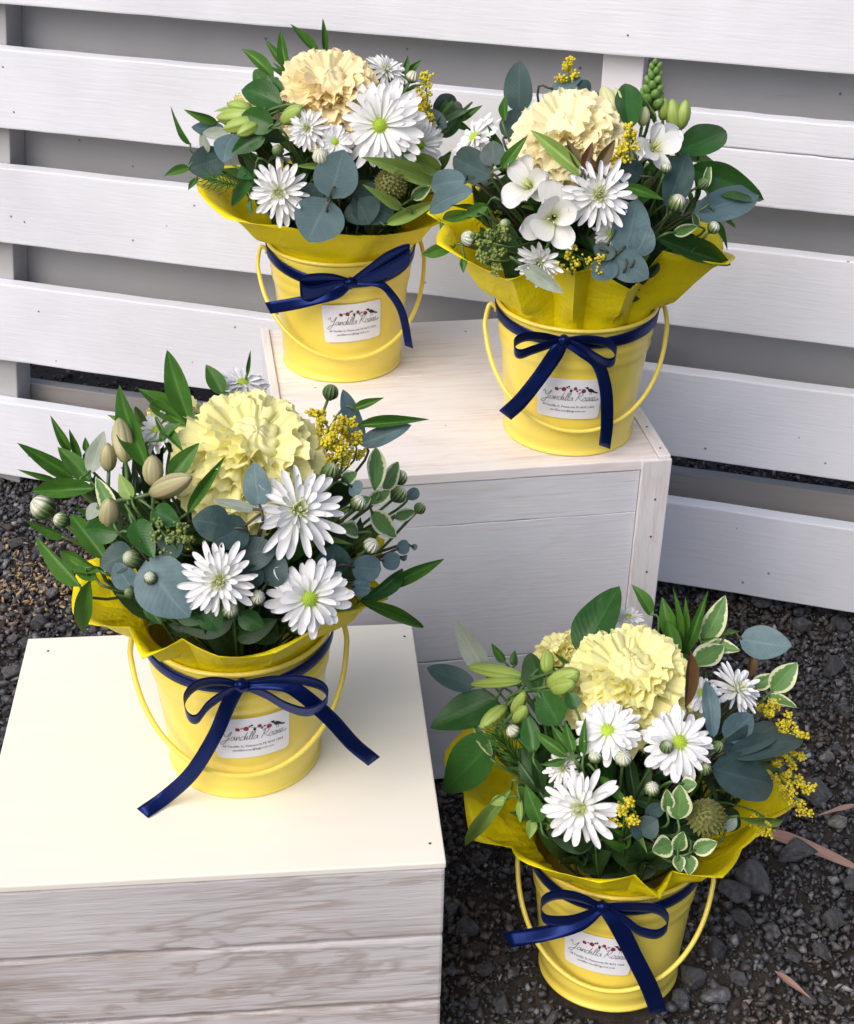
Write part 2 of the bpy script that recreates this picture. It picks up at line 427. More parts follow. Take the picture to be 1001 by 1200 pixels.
# the ones that stand out in the photograph: pixel, size in pixels, kind
for px, py, sz, k in [(975, 788, 52, 0), (970, 892, 30, 1), (958, 935, 62, 0), (980, 968, 34, 1), (935, 1010, 62, 0), (880, 1038, 75, 0), (868, 1080, 40, 0),
                      (838, 1120, 46, 0), (812, 1150, 50, 0), (838, 1172, 46, 0), (795, 1178, 40, 0), (978, 1083, 42, 0), (962, 1122, 32, 0), (904, 1095, 30, 0),
                      (928, 1125, 30, 0), (865, 1150, 34, 0), (882, 1018, 34, 0), (800, 1030, 40, 0), (860, 1050, 50, 0), (990, 840, 36, 0), (930, 850, 30, 0),
                      (905, 960, 34, 0), (868, 985, 40, 0), (570, 1140, 34, 0), (548, 1090, 40, 0), (590, 1180, 36, 0), (560, 1010, 36, 0), (1000, 1040, 44, 0),
                      (45, 735, 34, 0), (20, 640, 30, 0), (60, 700, 26, 0), (15, 790, 34, 0), (30, 760, 30, 0), (890, 712, 40, 0), (940, 740, 36, 0), (850, 705, 34, 0),
                      (985, 735, 38, 0), (905, 770, 30, 0)]:
    p = ground_at(px, py); s = sz / 1330 * (p - CAMP).length / 1.25 * .88
    put_stone(p.x, p.y, s, (pale_meshes if k else stone_meshes)[len(placed) % (3 if k else 9)])
tries = 0
while len(placed) < 295 and tries < 9000:
    tries += 1
    left = random.random() < .3
    px, py = (random.uniform(-20, 130), random.uniform(560, 900)) if left else (random.uniform(520, 1020), random.uniform(690, 1215))
    if not left and px < 800 and py < 1000 and random.random() < .75: continue
    p = ground_at(px, py); s = random.choice([.009, .010, .012, .014, .016, .020])
    if blocked(p.x, p.y, s * .5) or any(math.hypot(p.x - a, p.y - b) < (s + c) * .42 for a, b, c in placed): continue
    put_stone(p.x, p.y, s, pale_meshes[0] if random.random() < .015 else random.choice(stone_meshes))

def scatter_mesh(name, base_meshes, pts, sizes, mat, tint=None):
    arr = []
    for b in base_meshes:
        v = np.zeros(len(b.vertices) * 3); b.vertices.foreach_get('co', v)
        f = np.array([tuple(p.vertices) for p in b.polygons]); arr.append((v.reshape(-1, 3), f))
    Vs, Fs, T = [], [], []; o = 0
    for i, (p, s) in enumerate(zip(pts, sizes)):
        v, f = arr[i % len(arr)]
        q = rng.normal(size=4); q /= np.linalg.norm(q); w, x, y, z = q
        R = np.array([[1 - 2 * (y * y + z * z), 2 * (x * y - z * w), 2 * (x * z + y * w)], [2 * (x * y + z * w), 1 - 2 * (x * x + z * z), 2 * (y * z - x * w)], [2 * (x * z - y * w), 2 * (y * z + x * w), 1 - 2 * (x * x + y * y)]])
        Vs.append((v * s) @ R.T + p); Fs.append(f + o); o += len(v); T.append(np.full(len(v), rng.uniform()))
    V = np.concatenate(Vs); F = np.concatenate(Fs)
    me = bpy.data.meshes.new(name); me.vertices.add(len(V)); me.vertices.foreach_set('co', V.ravel())
    me.loops.add(F.size); me.loops.foreach_set('vertex_index', F.ravel().astype(np.int32))
    me.polygons.add(len(F)); me.polygons.foreach_set('loop_start', (np.arange(len(F)) * 3).astype(np.int32))
    me.update(calc_edges=True)
    at = me.attributes.new('tint', 'FLOAT', 'POINT'); at.data.foreach_set('value', np.concatenate(T).astype(np.float32))
    me.materials.append(mat); return me
gb = [rock_mesh('gravel_piece', None, 300 + i, 9) for i in range(8)]
NG = 150000
gx = rng.uniform(-.95, .85, NG); gy = rng.uniform(.60, 2.1, NG)
gs = np.clip(rng.lognormal(math.log(.0066), .45, NG), .003, .017)
def seen(x, y):
    px, py = project(Vector((x, y, 0)))
    if py < 520 and y > 1.5: return rng.uniform() < .12
    return (px < 190 and py < 960) or (px > 440 and py > 640) or rng.uniform() < .45
keep = np.array([seen(a, b) and not blocked(a, b, c * .3) for a, b, c in zip(gx, gy, gs)])
gx, gy, gs = gx[keep], gy[keep], gs[keep]
print('gravel pieces', len(gs))
obj('gravel', scatter_mesh('gravel', gb, np.stack([gx, gy, gs * rng.uniform(-.05, .6, len(gs)) - .004], -1), gs, M['gravel']), ground, kind='stuff')
# tan wood chips in the gravel beside the crate
cp = []; 
for _ in range(300):
    px, py = random.gauss(45, 34), random.gauss(685, 22)
    p = ground_at(px, py)
    if not blocked(p.x, p.y, .004): cp.append((p.x, p.y, random.uniform(.002, .008)))
chipb = []
for i in range(4):
    bm = bmesh.new(); bmesh.ops.create_cube(bm, size=1)
    for v in bm.verts: v.co = Vector((v.co.x * 1.3, v.co.y * .55, v.co.z * .16)) + Vector((random.uniform(-.15, .15), random.uniform(-.15, .15), 0))
    bmesh.ops.triangulate(bm, faces=bm.faces[:]); me = bpy.data.meshes.new('chip'); bm.to_mesh(me); bm.free(); chipb.append(me)
obj('wood_chips', scatter_mesh('wood_chips', chipb, np.array(cp), rng.uniform(.0022, .0058, len(cp)), M['chips']), ground, kind='stuff')

# ------------------------------------------------------------------ fence
fe = Vector((math.cos(FENCE_A), math.sin(FENCE_A), 0)); fn = Vector((-fe.y, fe.x, 0))   # fn points away from the camera
def fence_M(s, back, z):
    p = Vector((0, FENCE_Y, 0)) + fe * s + fn * back + Vector((0, 0, z))
    return Matrix.Translation(p) @ Matrix.Rotation(FENCE_A, 4, 'Z')
fence = thing('fence', (0, FENCE_Y, 0), 'white painted fence of spaced horizontal boards with grey boards behind the gaps', 'fence')
zz = [.6317, .5829, .4929, .4457, .3518, .2975, .1933, .133, .0224]
TH = .018
def slat(s0, s1, z0, z1, back=0, mat='slat', name='slat', th=TH, seed=0, slope=0.0):
    me = box_mesh(name, s1 - s0, th, z1 - z0, M[mat], .0018, .00025, 60, seed)
    return obj(name, me, fence, fence_M((s0 + s1) / 2, back + th / 2, (z0 + z1) / 2) @ Matrix.Rotation(slope, 4, 'Y'))
slat(-1.3, 1.2, zz[0], zz[0] + .095, seed=1); slat(-1.3, 1.2, zz[0] + .143, zz[0] + .24, seed=2)
slat(-1.3, .165, zz[2], zz[1], seed=3)
slat(.167, 1.2, zz[2], zz[2] + .0565, seed=4); slat(.167, 1.2, zz[2] + .0575, zz[1], seed=5)
slat(-1.3, 1.2, zz[4], zz[3], seed=6); slat(-1.3, 1.2, zz[6], zz[5], seed=7); slat(-1.3, 1.2, zz[8], zz[7], seed=8)
PB = TH + .001; PD = .036
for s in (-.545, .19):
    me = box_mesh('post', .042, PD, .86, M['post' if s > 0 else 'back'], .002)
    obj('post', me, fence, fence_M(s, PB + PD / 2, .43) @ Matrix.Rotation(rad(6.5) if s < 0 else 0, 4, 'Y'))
for s in (-1.2, 1.1):
    obj('post', box_mesh('post', .042, PD, .86, M['post'], .002), fence, fence_M(s, PB + PD / 2, .43))
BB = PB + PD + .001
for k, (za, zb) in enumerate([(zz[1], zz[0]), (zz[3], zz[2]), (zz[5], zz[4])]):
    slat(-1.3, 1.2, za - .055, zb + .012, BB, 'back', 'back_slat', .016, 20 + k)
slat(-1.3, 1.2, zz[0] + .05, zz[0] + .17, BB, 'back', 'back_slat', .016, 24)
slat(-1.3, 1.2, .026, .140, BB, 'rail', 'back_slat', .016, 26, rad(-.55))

# ------------------------------------------------------------------ crates
def local_M(A, yw): return Matrix.Translation((A.x, A.y, 0)) @ Matrix.Rotation(yw, 4, 'Z')
def board(parent, B, name, x0, x1, y0, y1, z0, z1, mat, bev=.0015, rough=.0, cuts=0, seed=0, axis='X'):
    lx, ly, lz = x1 - x0, y1 - y0, z1 - z0
    Mx = B @ Matrix.Translation(((x0 + x1) / 2, (y0 + y1) / 2, (z0 + z1) / 2))
    if axis == 'Y': lx, ly = ly, lx; Mx = Mx @ Matrix.Rotation(math.pi / 2, 4, 'Z')
    if axis == 'Z': lx, lz = lz, lx; Mx = Mx @ Matrix.Rotation(math.pi / 2, 4, 'Y')
    return obj(name, box_mesh(name, lx, ly, lz, M[mat], bev, rough, cuts, seed), parent, Mx)
A, yw, w, d, h = BOX1
B1 = local_M(A, yw)
c1 = thing('crate', (A.x - w / 2, A.y + d / 2, 0), 'low crate with smooth cream top and limed brown-stained front boards', 'crate')
board(c1, B1, 'top_panel', -w, 0, 0, d, h - .006, h, 'cream', .0012)
bh = (h - .0065) / 3
for i in range(3):
    z1_ = h - .0065 - i * bh
    board(c1, B1, 'board', -w + .0005, -.0005, .0006, .014, z1_ - bh + .0045, z1_, 'limed', .0022, .0004, 24, i)
    board(c1, B1, 'board', -.014, -.0012, .0145, d - .001, z1_ - bh + .0045, z1_, 'limed', .0022, axis='Y')
    board(c1, B1, 'board', -w + .0012, -w + .014, .0145, d - .001, z1_ - bh + .0045, z1_, 'limed', .0022, axis='Y')
board(c1, B1, 'frame', -w + .016, -.016, .015, .022, .004, h - .0065, 'whitewash', 0)
board(c1, B1, 'back_panel', -w + .016, -.016, d - .012, d - .002, .001, h - .0065, 'limed', 0)
A, yw, w, d, h = BOX2
B2 = local_M(A, yw)
c2 = thing('box', (A.x - w / 2, A.y + d / 2, 0), 'tall whitewashed wooden box with worn pinkish top against the fence', 'box')
board(c2, B2, 'top_panel', -w + .009, -.012, .0, d * .60, h - .010, h, 'whitewash_top', .001)
board(c2, B2, 'top_panel', -w + .009, -.012, d * .602, d, h - .010, h, 'whitewash_top', .001)
board(c2, B2, 'side_panel', -.0115, 0, .004, d, .0, h + .001, 'rawedge', .0012, axis='Y')
board(c2, B2, 'side_panel', -w, -w + .0085, .0, d, .0, h + .003, 'rawedge', .0012, axis='Y')
zs = [h - .0108, h - .055, h - .207, .002]
for i in range(3):
    board(c2, B2, 'board', -w + .009, -.0285, .001, .012, zs[i + 1] + (.0003 if i == 0 else .0012), zs[i], 'whitewash', .0008, .0003, 20, 40 + i)
board(c2, B2, 'corner_post', -.028, -.0005, -.0015, .0035, .001, h - .0005, 'rawedge', .001, axis='Z')
board(c2, B2, 'back_panel', -w + .009, -.012, d - .012, d - .001, .001, h - .011, 'whitewash', 0)
nail_me = mk('nail', *lathe_geo([(.0, .0006), (.0009, .0005), (.0011, 0)], 10), M['nail'])
for z_ in (.316, .276, .237): obj('nail', nail_me, c2, B2 @ Matrix.Translation((-.0125, -.0015, z_)) @ Matrix.Rotation(math.pi / 2, 4, 'X'))
for x_, y_ in ((-.006, .06), (-.006, .018), (-.006, .20)): obj('nail', nail_me, c2, B2 @ Matrix.Translation((x_, y_, h + .001)))

# ------------------------------------------------------------------ buckets
BH, BR_, BB_ = .1282, .070, .0576          # height, rim radius, base radius
def crad(hh): return BB_ + (BR_ - BB_) * hh / BH
class Bq: pass
def mkbq(key, x, y, z, tilt, ear, crop, where, bowcrop):
    b = Bq(); b.key = key; b.where = where; b.crop = crop; b.bowcrop = bowcrop; b.z0 = z
    ax = Vector((tilt[0], tilt[1], 1)).normalized(); u = Vector((0, 1, 0)).cross(ax).normalized(); v = ax.cross(u)
    b.ax = ax; b.u = u; b.v = v; b.base = Vector((x, y, z)); b.ear = ear
    b.M = Matrix((u, v, ax)).transposed().to_4x4(); b.M.translation = b.base
    b.rim = b.base + ax * BH; b.C = b.rim + ax * .060; b.a = .118; b.bz = .122
    return b
BL = mkbq('BL', -.0892, 1.329, .3569, (0, 0), rad(10), (190, 20, 1001 / 380), 'in the lopsided-bow bucket on the tall box', (280, 260, 4.17))
BRt = mkbq('BR', .1292, 1.1893, .3569, (0, 0), rad(2), (490, 60, 1001 / 410), 'in the even-bow bucket on the tall box', (540, 340, 3.85))
FL = mkbq('FL', -.1406, .8832, .2218, (0, 0), rad(9), (20, 410, 1001 / 500), 'in the bucket on the cream-topped crate', (130, 720, 3.033))
GR = mkbq('G', .165, .8675, .0005, (-.012, .125), rad(-9), (500, 680, 1001 / 460), 'in the bucket on the gravel', (570, 960, 3.452))

def cone(b, ang, hh, off=0.0):
    r = crad(hh) + off
    return b.base + b.u * (math.sin(ang) * r) - b.v * (math.cos(ang) * r) + b.ax * hh
def find_cone(b, px, py):
    best = None
    for i in range(-60, 61):
        for j in range(5, 60):
            a = rad(i); hh = BH * j / 62; x, y = project(cone(b, a, hh)); e = (x - px) ** 2 + (y - py) ** 2
            if best is None or e < best[0]: best = (e, a, hh)
    return best[1], best[2]

def bucket_body():
    pr = [(.0, .004), (.050, .004), (BB_ - .003, .003), (BB_ + .0005, 0), (BB_ + .0022, .0008), (BB_ + .0024, .0026), (BB_ + .0006, .0038)]
    for k in range(1, 40):
        hh = .004 + (BH - .006) * k / 40
        r = crad(hh)
        for (c, wd, am) in ((BH * .80, .0045, .0018), (BH * .72, .0045, .0016), (BH * .12, .004, .0012)):
            r += am * math.exp(-((hh - c) / wd) ** 2)
        pr.append((r, hh))
    pr += [(BR_ - .0008, BH - .004)]
    inner = [(BR_ - .0018, BH - .004), (crad(.04) - .0018, .04), (.0, .036)]
    return lathe_geo(pr + [(BR_ - .0008, BH - .0025)] + inner, 96)
BODY = mk('bucket_body', *bucket_body(), M['bucket'])
_t = [(math.sin(a) * (BR_ + .0004), -math.cos(a) * (BR_ + .0004), BH - .0016) for a in [2 * math.pi * k / 96 for k in range(97)]]
RIM = mk('rim', *tube_geo(_t, .0020, 8, cap=False), M['bucket'])
def bail_mesh():
    zt = BH - .011; pts = []
    aa, drop, frt = .0815, .088, .0665
    pts += [(-.070, 0, zt), (-.0735, 0, zt + .003), (-.078, 0, zt + .0035)]
    for k in range(1, 36):
        t = math.pi * k / 36
        pts.append((-aa * math.cos(t) * (1 + .02 * math.sin(t)), -frt * math.sin(t) ** 1.1, zt - drop * math.sin(t) ** .85))
    pts += [(.078, 0, zt + .0035), (.0735, 0, zt + .003), (.070, 0, zt)]
    return mk('handle', *tube_geo(catmull(pts, 3), .0021, 8), M['bucket'])
BAIL = bail_mesh()
def ear_mesh():
    V, F = tube_geo([(0, 0, 0), (.0035, 0, 0)], .0062, 14)
    V2, F2 = tube_geo([(.0035, 0, 0), (.0055, 0, 0)], .0030, 10)
    return mk('handle_ear', *join_geo([(V, F), (V2, F2)]), M['bucket'], smooth=False)
EAR = ear_mesh()

# ---- label print, laid out flat in metres then wrapped onto the bucket wall
LW, LH = .0560, .0400
LET = {'a': ([(.7, .8), (.35, 1), (0, .5), (.2, 0), (.55, .3), (.75, 1), (.75, .2), (1, .1)], 1.0),
       'n': ([(0, .1), (.1, 1), (.1, 0), (.4, .9), (.65, .9), (.65, .1), (.9, .1)], .9),
       'd': ([(.7, .8), (.35, 1), (0, .5), (.2, 0), (.6, .3), (.95, 2.2), (.75, .2), (1, .1)], 1.0),
       'i': ([(0, .2), (.2, 1), (.2, .1), (.5, .1)], .5), 'l': ([(0, .2), (.5, 1.8), (.3, 2.2), (.15, 1.2), (.2, .1), (.5, .1)], .5),
       'Y': ([(-.5, 1.7), (-.1, 2.3), (.2, 1.4), (.6, 1.0), (1.0, 1.5), (1.45, 2.4), (1.1, .6), (.5, -1.0), (-.2, -.9), (.3, -.2), (1.5, .3)], 1.6),
       'R': ([(.3, 0), (.7, 2.2), (.2, 1.9), (.6, 2.3), (1.4, 2.1), (1.2, 1.3), (.6, 1.1), (1.2, .5), (1.8, .1)], 1.75),
       'o': ([(.5, 1), (.1, .7), (.1, .1), (.6, .1), (.7, .8), (.4, 1), (.9, .9)], .9),
       's': ([(0, .1), (.4, 1.1), (.6, .4), (.3, 0), (0, .1), (.8, .1)], .75), 'e': ([(0, .3), (.5, .6), (.5, 1), (.1, .8), (.1, .1), (.6, .1)], .6)}
def strip2d(pts, w):
    pts = catmull([(*p, 0) for p in pts], 4); V, F = [], []
    for i, p in enumerate(pts):
        t = (pts[min(i + 1, len(pts) - 1)] - pts[max(i - 1, 0)]); t = t.normalized() if t.length else Vector((1, 0, 0))
        n = Vector((-t.y, t.x, 0)) * w / 2
        V += [p + n, p - n]
    for i in range(len(pts) - 1): F.append((2 * i, 2 * i + 1, 2 * i + 3, 2 * i + 2))
    return V, F
def blob2d(cx, cy, r, n=10, sq=1.0, rot=0):
    V = [Vector((cx, cy, 0))]
    for k in range(n):
        a = 2 * math.pi * k / n; rr = r * random.uniform(.82, 1.08)
        x, y = rr * math.cos(a), rr * math.sin(a) * sq
        V.append(Vector((cx + x * math.cos(rot) - y * math.sin(rot), cy + x * math.sin(rot) + y * math.cos(rot), 0)))
    return V, [(0, 1 + k, 1 + (k + 1) % n) for k in range(n)]
def script_geo():
    out = []; x = 0; s = .0031
    for ch in 'YandillaRoses':
        if ch == 'R': x += .25
        pts, adv = LET[ch]
        out.append(strip2d([((px + x + py * .28) * s, py * s) for px, py in pts], .00026 if ch not in 'YR' else .0003)); x += adv
    out.append(strip2d([((x + .1) * s, .0002), ((x + .8) * s, .0009), ((x + .6) * s, .0016)], .0004))
    V, F = join_geo(out); wd = x * s
    k = .80 * LW / wd
    return [Vector((v.x * k - .40 * LW, v.y * k - .0015, 0)) for v in V], F
def text_geo(txt, y, width):
    cu = bpy.data.curves.new('txt', 'FONT'); cu.body = txt; cu.align_x = 'CENTER'; cu.size = 1; cu.resolution_u = 1
    o = bpy.data.objects.new('txt', cu); COL.objects.link(o)
    dg = bpy.context.evaluated_depsgraph_get(); me = bpy.data.meshes.new_from_object(o.evaluated_get(dg))
    V = [Vector(v.co) for v in me.vertices]; F = [tuple(p.vertices) for p in me.polygons]
    bpy.data.objects.remove(o); bpy.data.curves.remove(cu); bpy.data.meshes.remove(me)
    w = max(v.x for v in V) - min(v.x for v in V); s = width / w
    return [Vector((v.x * s, v.y * s * 1.15 + y, 0)) for v in V], F
SCRIPT = script_geo()
LINES = join_geo([text_geo('44 Yandilla St, Pittsworth Ph 4693 1464', -.0088, .045), text_geo('yandillaroses@bigpond.com', -.0128, .031)])
ROSES = join_geo([blob2d(-.0105, .0095, .0019), blob2d(-.0045, .0098, .0022), blob2d(.0052, .0112, .0017), blob2d(.0068, .0085, .0010), blob2d(.0122, .0086, .0020)])
SPRAY = join_geo([blob2d(-.0002, .0128, .0009), blob2d(-.0018, .0120, .0010, sq=.6, rot=.8), blob2d(.0016, .0086, .0011, sq=1.6), blob2d(.0088, .0100, .0008), blob2d(-.0075, .0105, .0006),
                  strip2d([(-.012, .0085), (-.006, .0108), (-.001, .0112), (.004, .0096), (.009, .0102), (.013, .0108)], .0003)])
BIRD = join_geo([blob2d(.0182, .0092, .0034, 14, .52, -.42), blob2d(.0150, .0118, .0013, 10), blob2d(.0222, .0070, .0026, 8, .33, -.35), blob2d(.0135, .0124, .0009, 6, .35, .2),
                 strip2d([(.0178, .0078), (.0176, .0062), (.0174, .0048)], .0003), strip2d([(.0190, .0076), (.0190, .0060), (.0188, .0046)], .0003)])
def wrap(b, geo, a0, h0, rot, off):
    c, s = math.cos(rot), math.sin(rot)
    inv = b.M.inverted(); out = []
    for v in geo[0]:
        x, y = v.x * c - v.y * s, v.x * s + v.y * c
        hh = h0 + y; out.append(inv @ cone(b, a0 + x / crad(h0), hh, off))
    return out, geo[1]
def label_geo():
    nx, ny = 16, 8; V, F = [], []; r = .003
    for j in range(ny + 1):
        for i in range(nx + 1):
            x = (i / nx - .5) * LW; y = (j / ny - .5) * LH
            ex, ey = abs(x) - (LW / 2 - r), abs(y) - (LH / 2 - r)
            if ex > 0 and ey > 0:
                l = math.hypot(ex, ey)
                if l > r: x = math.copysign(LW / 2 - r + ex * r / l, x); y = math.copysign(LH / 2 - r + ey * r / l, y)
            V.append(Vector((x, y, 0)))
    for j in range(ny):
        for i in range(nx):
            a = j * (nx + 1) + i; F.append((a, a + 1, a + nx + 2, a + nx + 1))
    return V, F
LABEL = label_geo()

# ---- ribbon
def ribbon_mesh(name, pts, wvecs, n=8, taper=None):
    P = catmull(pts, n); Wv = catmull(wvecs, n); V, UV, F = [], [], []
    L = len(P)
    for i, (p, w_) in enumerate(zip(P, Wv)):
        k = 1.0 if taper is None else taper(i / (L - 1))
        for j in range(5):
            u = j / 4; V.append(p + w_ * ((u - .5) * k)); UV.append((u, i / (L - 1)))
    for i in range(L - 1):
        for j in range(4):
            a = i * 5 + j; F.append((a, a + 1, a + 6, a + 5))
    me = mk(name, V, F, M['ribbon'], UV)
    return me
def solidify(o, t):
    m = o.modifiers.new('thickness', 'SOLIDIFY'); m.thickness = t; m.offset = 0
def bow_pt(b, cx, cy, off, knot_y):
    ox, oy, s = b.bowcrop; px, py = ox + cx / s, oy + cy / s
    d = ray(px, py)
    # plane along the front wall of the bucket
    p0 = b.base - b.v * (BB_ + off); p1 = b.rim - b.v * (BR_ + off)
    n = (p1 - p0).cross(b.u).normalized()
    p = CAMP + d * ((p0 - CAMP).dot(n) / d.dot(n))
    zmin = b.z0 + (.003 if b.key != 'G' else .006)
    if p.z < zmin: p = CAMP + d * ((zmin - CAM_H) / d.z)
    return p
def make_bow(b, root, knot, lloop, ltail, rloop, rtail, wt, wl, loopw=(.6, .6)):
    inv = b.M.inverted()
    bow = obj('ribbon', None, root, b.M)
    # band round the rim that dips to the knot
    ka, kh = find_cone(b, b.bowcrop[0] + knot[0] / b.bowcrop[2], b.bowcrop[1] + knot[1] / b.bowcrop[2])
    N = 96; V, UV, F = [], [], []
    for i in range(N + 1):
        a = ka - math.pi + 2 * math.pi * i / N; q = max(0, math.cos(a - ka)); top = BH - .0035
        hc = (top - .0045) + (kh - (top - .0045)) * (q ** 1.5)
        wd = .0115 - .004 * q ** 8
        for j in range(4):
            hh = min(hc + (j / 3 - .5) * wd, BH - .001); V.append(inv @ cone(b, a, hh, .0030)); UV.append((j / 3, i / 8))
    for i in range(N):
        for j in range(3): k = i * 4 + j; F.append((k, k + 4, k + 5, k + 1))
    o = obj('band', mk('band', V, F, M['ribbon'], UV), bow, b.M); solidify(o, .0006)
    tocam = (CAMP - b.rim).normalized()
    up = b.ax
    for nm, path in (('loop', lloop), ('loop', rloop)):
        pts = [knot] + list(path) + [knot]; n = len(pts)
        P = [bow_pt(b, x, y, .006 + .012 * math.sin(math.pi * i / (n - 1)), knot[1]) for i, (x, y) in enumerate(pts)]
        Wv = []
        for i in range(n):
            k = math.sin(math.pi * i / (n - 1)) ** .5
            Wv.append((up * loopw[0] + tocam * loopw[1] * (.4 + .6 * k)).normalized() * wl * (.45 + .55 * k))
        o = obj(nm, ribbon_mesh(nm, [inv @ p for p in P], [inv.to_3x3() @ v for v in Wv]), bow, b.M); solidify(o, .0003)
    for path, sg in ((ltail, -1), (rtail, 1)):
        pts = [knot] + list(path); n = len(pts)
        P = [bow_pt(b, x, y, .0065 + .006 * math.sin(math.pi * i / (n - 1)), knot[1]) for i, (x, y) in enumerate(pts)]
        Wv = []
        wt_ = wt[0] if sg < 0 else wt[1]
        for i in range(n):
            t = (P[min(i + 1, n - 1)] - P[max(i - 1, 0)]).normalized()
            wv = t.cross((CAMP - P[i]).normalized()).normalized()
            tw = .35 * math.sin(2.2 * i) 
            Wv.append((wv + (CAMP - P[i]).normalized() * tw).normalized() * wt_ * (.6 if i == 0 else 1))
        me = ribbon_mesh('tail', [inv @ p for p in P], [inv.to_3x3() @ v for v in Wv])
        # slanted cut end
        L = len(me.vertices); e = (me.vertices[L - 1].co - me.vertices[L - 6].co)
        for j in range(5): me.vertices[L - 5 + j].co += e * (1.2 * (j / 4 if sg < 0 else 1 - j / 4))
        o = obj('tail', me, bow, b.M); solidify(o, .0005)
    kp = inv @ bow_pt(b, knot[0], knot[1], .0075, knot[1])
    kv, kf = [], []
    for j in range(9):
        for i in range(12):
            a = 2 * math.pi * i / 12; t = j / 8 - .5
            rr = .0048 * (1 + .25 * math.cos(2 * math.pi * t)) * (1 + .1 * math.sin(3 * a))
            kv.append(kp + Vector((t * .010, -math.cos(a) * rr * .8, math.sin(a) * rr)))
    for j in range(8):
        for i in range(12): kf.append((j * 12 + i, j * 12 + (i + 1) % 12, (j + 1) * 12 + (i + 1) % 12, (j + 1) * 12 + i))
    kf += [tuple(range(12)), tuple(range(96, 108))]
    obj('knot', mk('knot', kv, kf, M['ribbon'], [(0, 0)] * len(kv)), bow, b.M)

BUCKET_LABELS = {'BL': 'yellow metal bucket with lopsided navy bow on the tall whitewashed box', 'BR': 'yellow metal bucket with even navy bow, its left tail long, on tall whitewashed box',
                 'FL': 'yellow metal bucket with trailing navy ribbon on the cream-topped crate', 'G': 'yellow metal bucket with navy bow standing on dark gravel'}
def make_bucket(b, lab_px, lab_rot, bow):
    root = obj('bucket', None, None, b.M, BUCKET_LABELS[b.key], 'bucket', 'yellow flower buckets')
    obj('body', BODY, root, b.M); obj('rim', RIM, root, b.M)
    er = b.M @ Matrix.Rotation(b.ear, 4, 'Z')
    obj('handle', BAIL, root, er)
    for sg in (0, 1): obj('handle_ear', EAR, root, er @ Matrix.Rotation(math.pi * sg, 4, 'Z') @ Matrix.Translation((crad(BH - .011) - .001, 0, BH - .011)))
    a0, h0 = find_cone(b, *lab_px)
    lb = obj('label', mk('label', *wrap(b, LABEL, a0, h0, lab_rot, .0016), M['label']), root, b.M)
    for nm, g, mt in (('lettering', SCRIPT, 'ink'), ('lettering', LINES, 'ink'), ('rose_print', ROSES, 'inkred'), ('spray_print', SPRAY, 'ink'), ('bird_print', BIRD, 'ink')):
        obj(nm, mk(nm, *wrap(b, g, a0, h0, lab_rot, .0019), M[mt], smooth=False), lb, b.M)
    make_bow(b, root, **bow)
make_bucket(FL, (296, 862), rad(1), dict(knot=(465, 252), lloop=[(380, 238), (305, 252), (262, 300), (272, 358), (305, 372), (345, 325), (400, 285)],
    ltail=[(420, 315), (370, 430), (290, 560), (200, 645), (118, 703)], rloop=[(560, 240), (660, 232), (745, 252), (772, 290), (745, 330), (690, 346), (620, 325), (550, 285)],
    rtail=[(600, 245), (680, 285), (780, 372), (860, 460), (930, 518)], wt=(.0112, .0112), wl=.0165))
make_bucket(BL, (412.6, 377.5), rad(3), dict(knot=(545, 298), lloop=[(450, 285), (350, 290), (300, 312), (315, 345), (370, 350), (450, 328)],
    ltail=[(480, 345), (380, 375), (270, 400), (150, 420)], rloop=[(620, 255), (720, 185), (825, 145), (820, 185), (740, 235), (640, 282)],
    rtail=[(680, 300), (750, 360), (800, 450), (830, 600)], wt=(.0115, .0075), wl=.0200, loopw=(.8, .4)))
make_bucket(BRt, (666, 468), 0, dict(knot=(465, 228), lloop=[(380, 212), (295, 210), (245, 235), (245, 275), (272, 288), (330, 268), (410, 242)],
    ltail=[(430, 285), (350, 400), (270, 500), (205, 560)], rloop=[(560, 222), (655, 236), (698, 270), (695, 315), (660, 328), (600, 298), (530, 258)],
    rtail=[(550, 275), (620, 335), (655, 450), (660, 600), (650, 700)], wt=(.0135, .0110), wl=.0150))
make_bucket(GR, (700, 1116), rad(-2), dict(knot=(470, 355), lloop=[(380, 318), (290, 305), (230, 330), (222, 378), (250, 408), (340, 408), (420, 382)],
    ltail=[(380, 420), (250, 460), (95, 488)], rloop=[(560, 355), (680, 362), (728, 392), (732, 435), (690, 465), (620, 452), (560, 408)],
    rtail=[(530, 425), (600, 560), (660, 680), (695, 775)], wt=(.0125, .0145), wl=.0185))

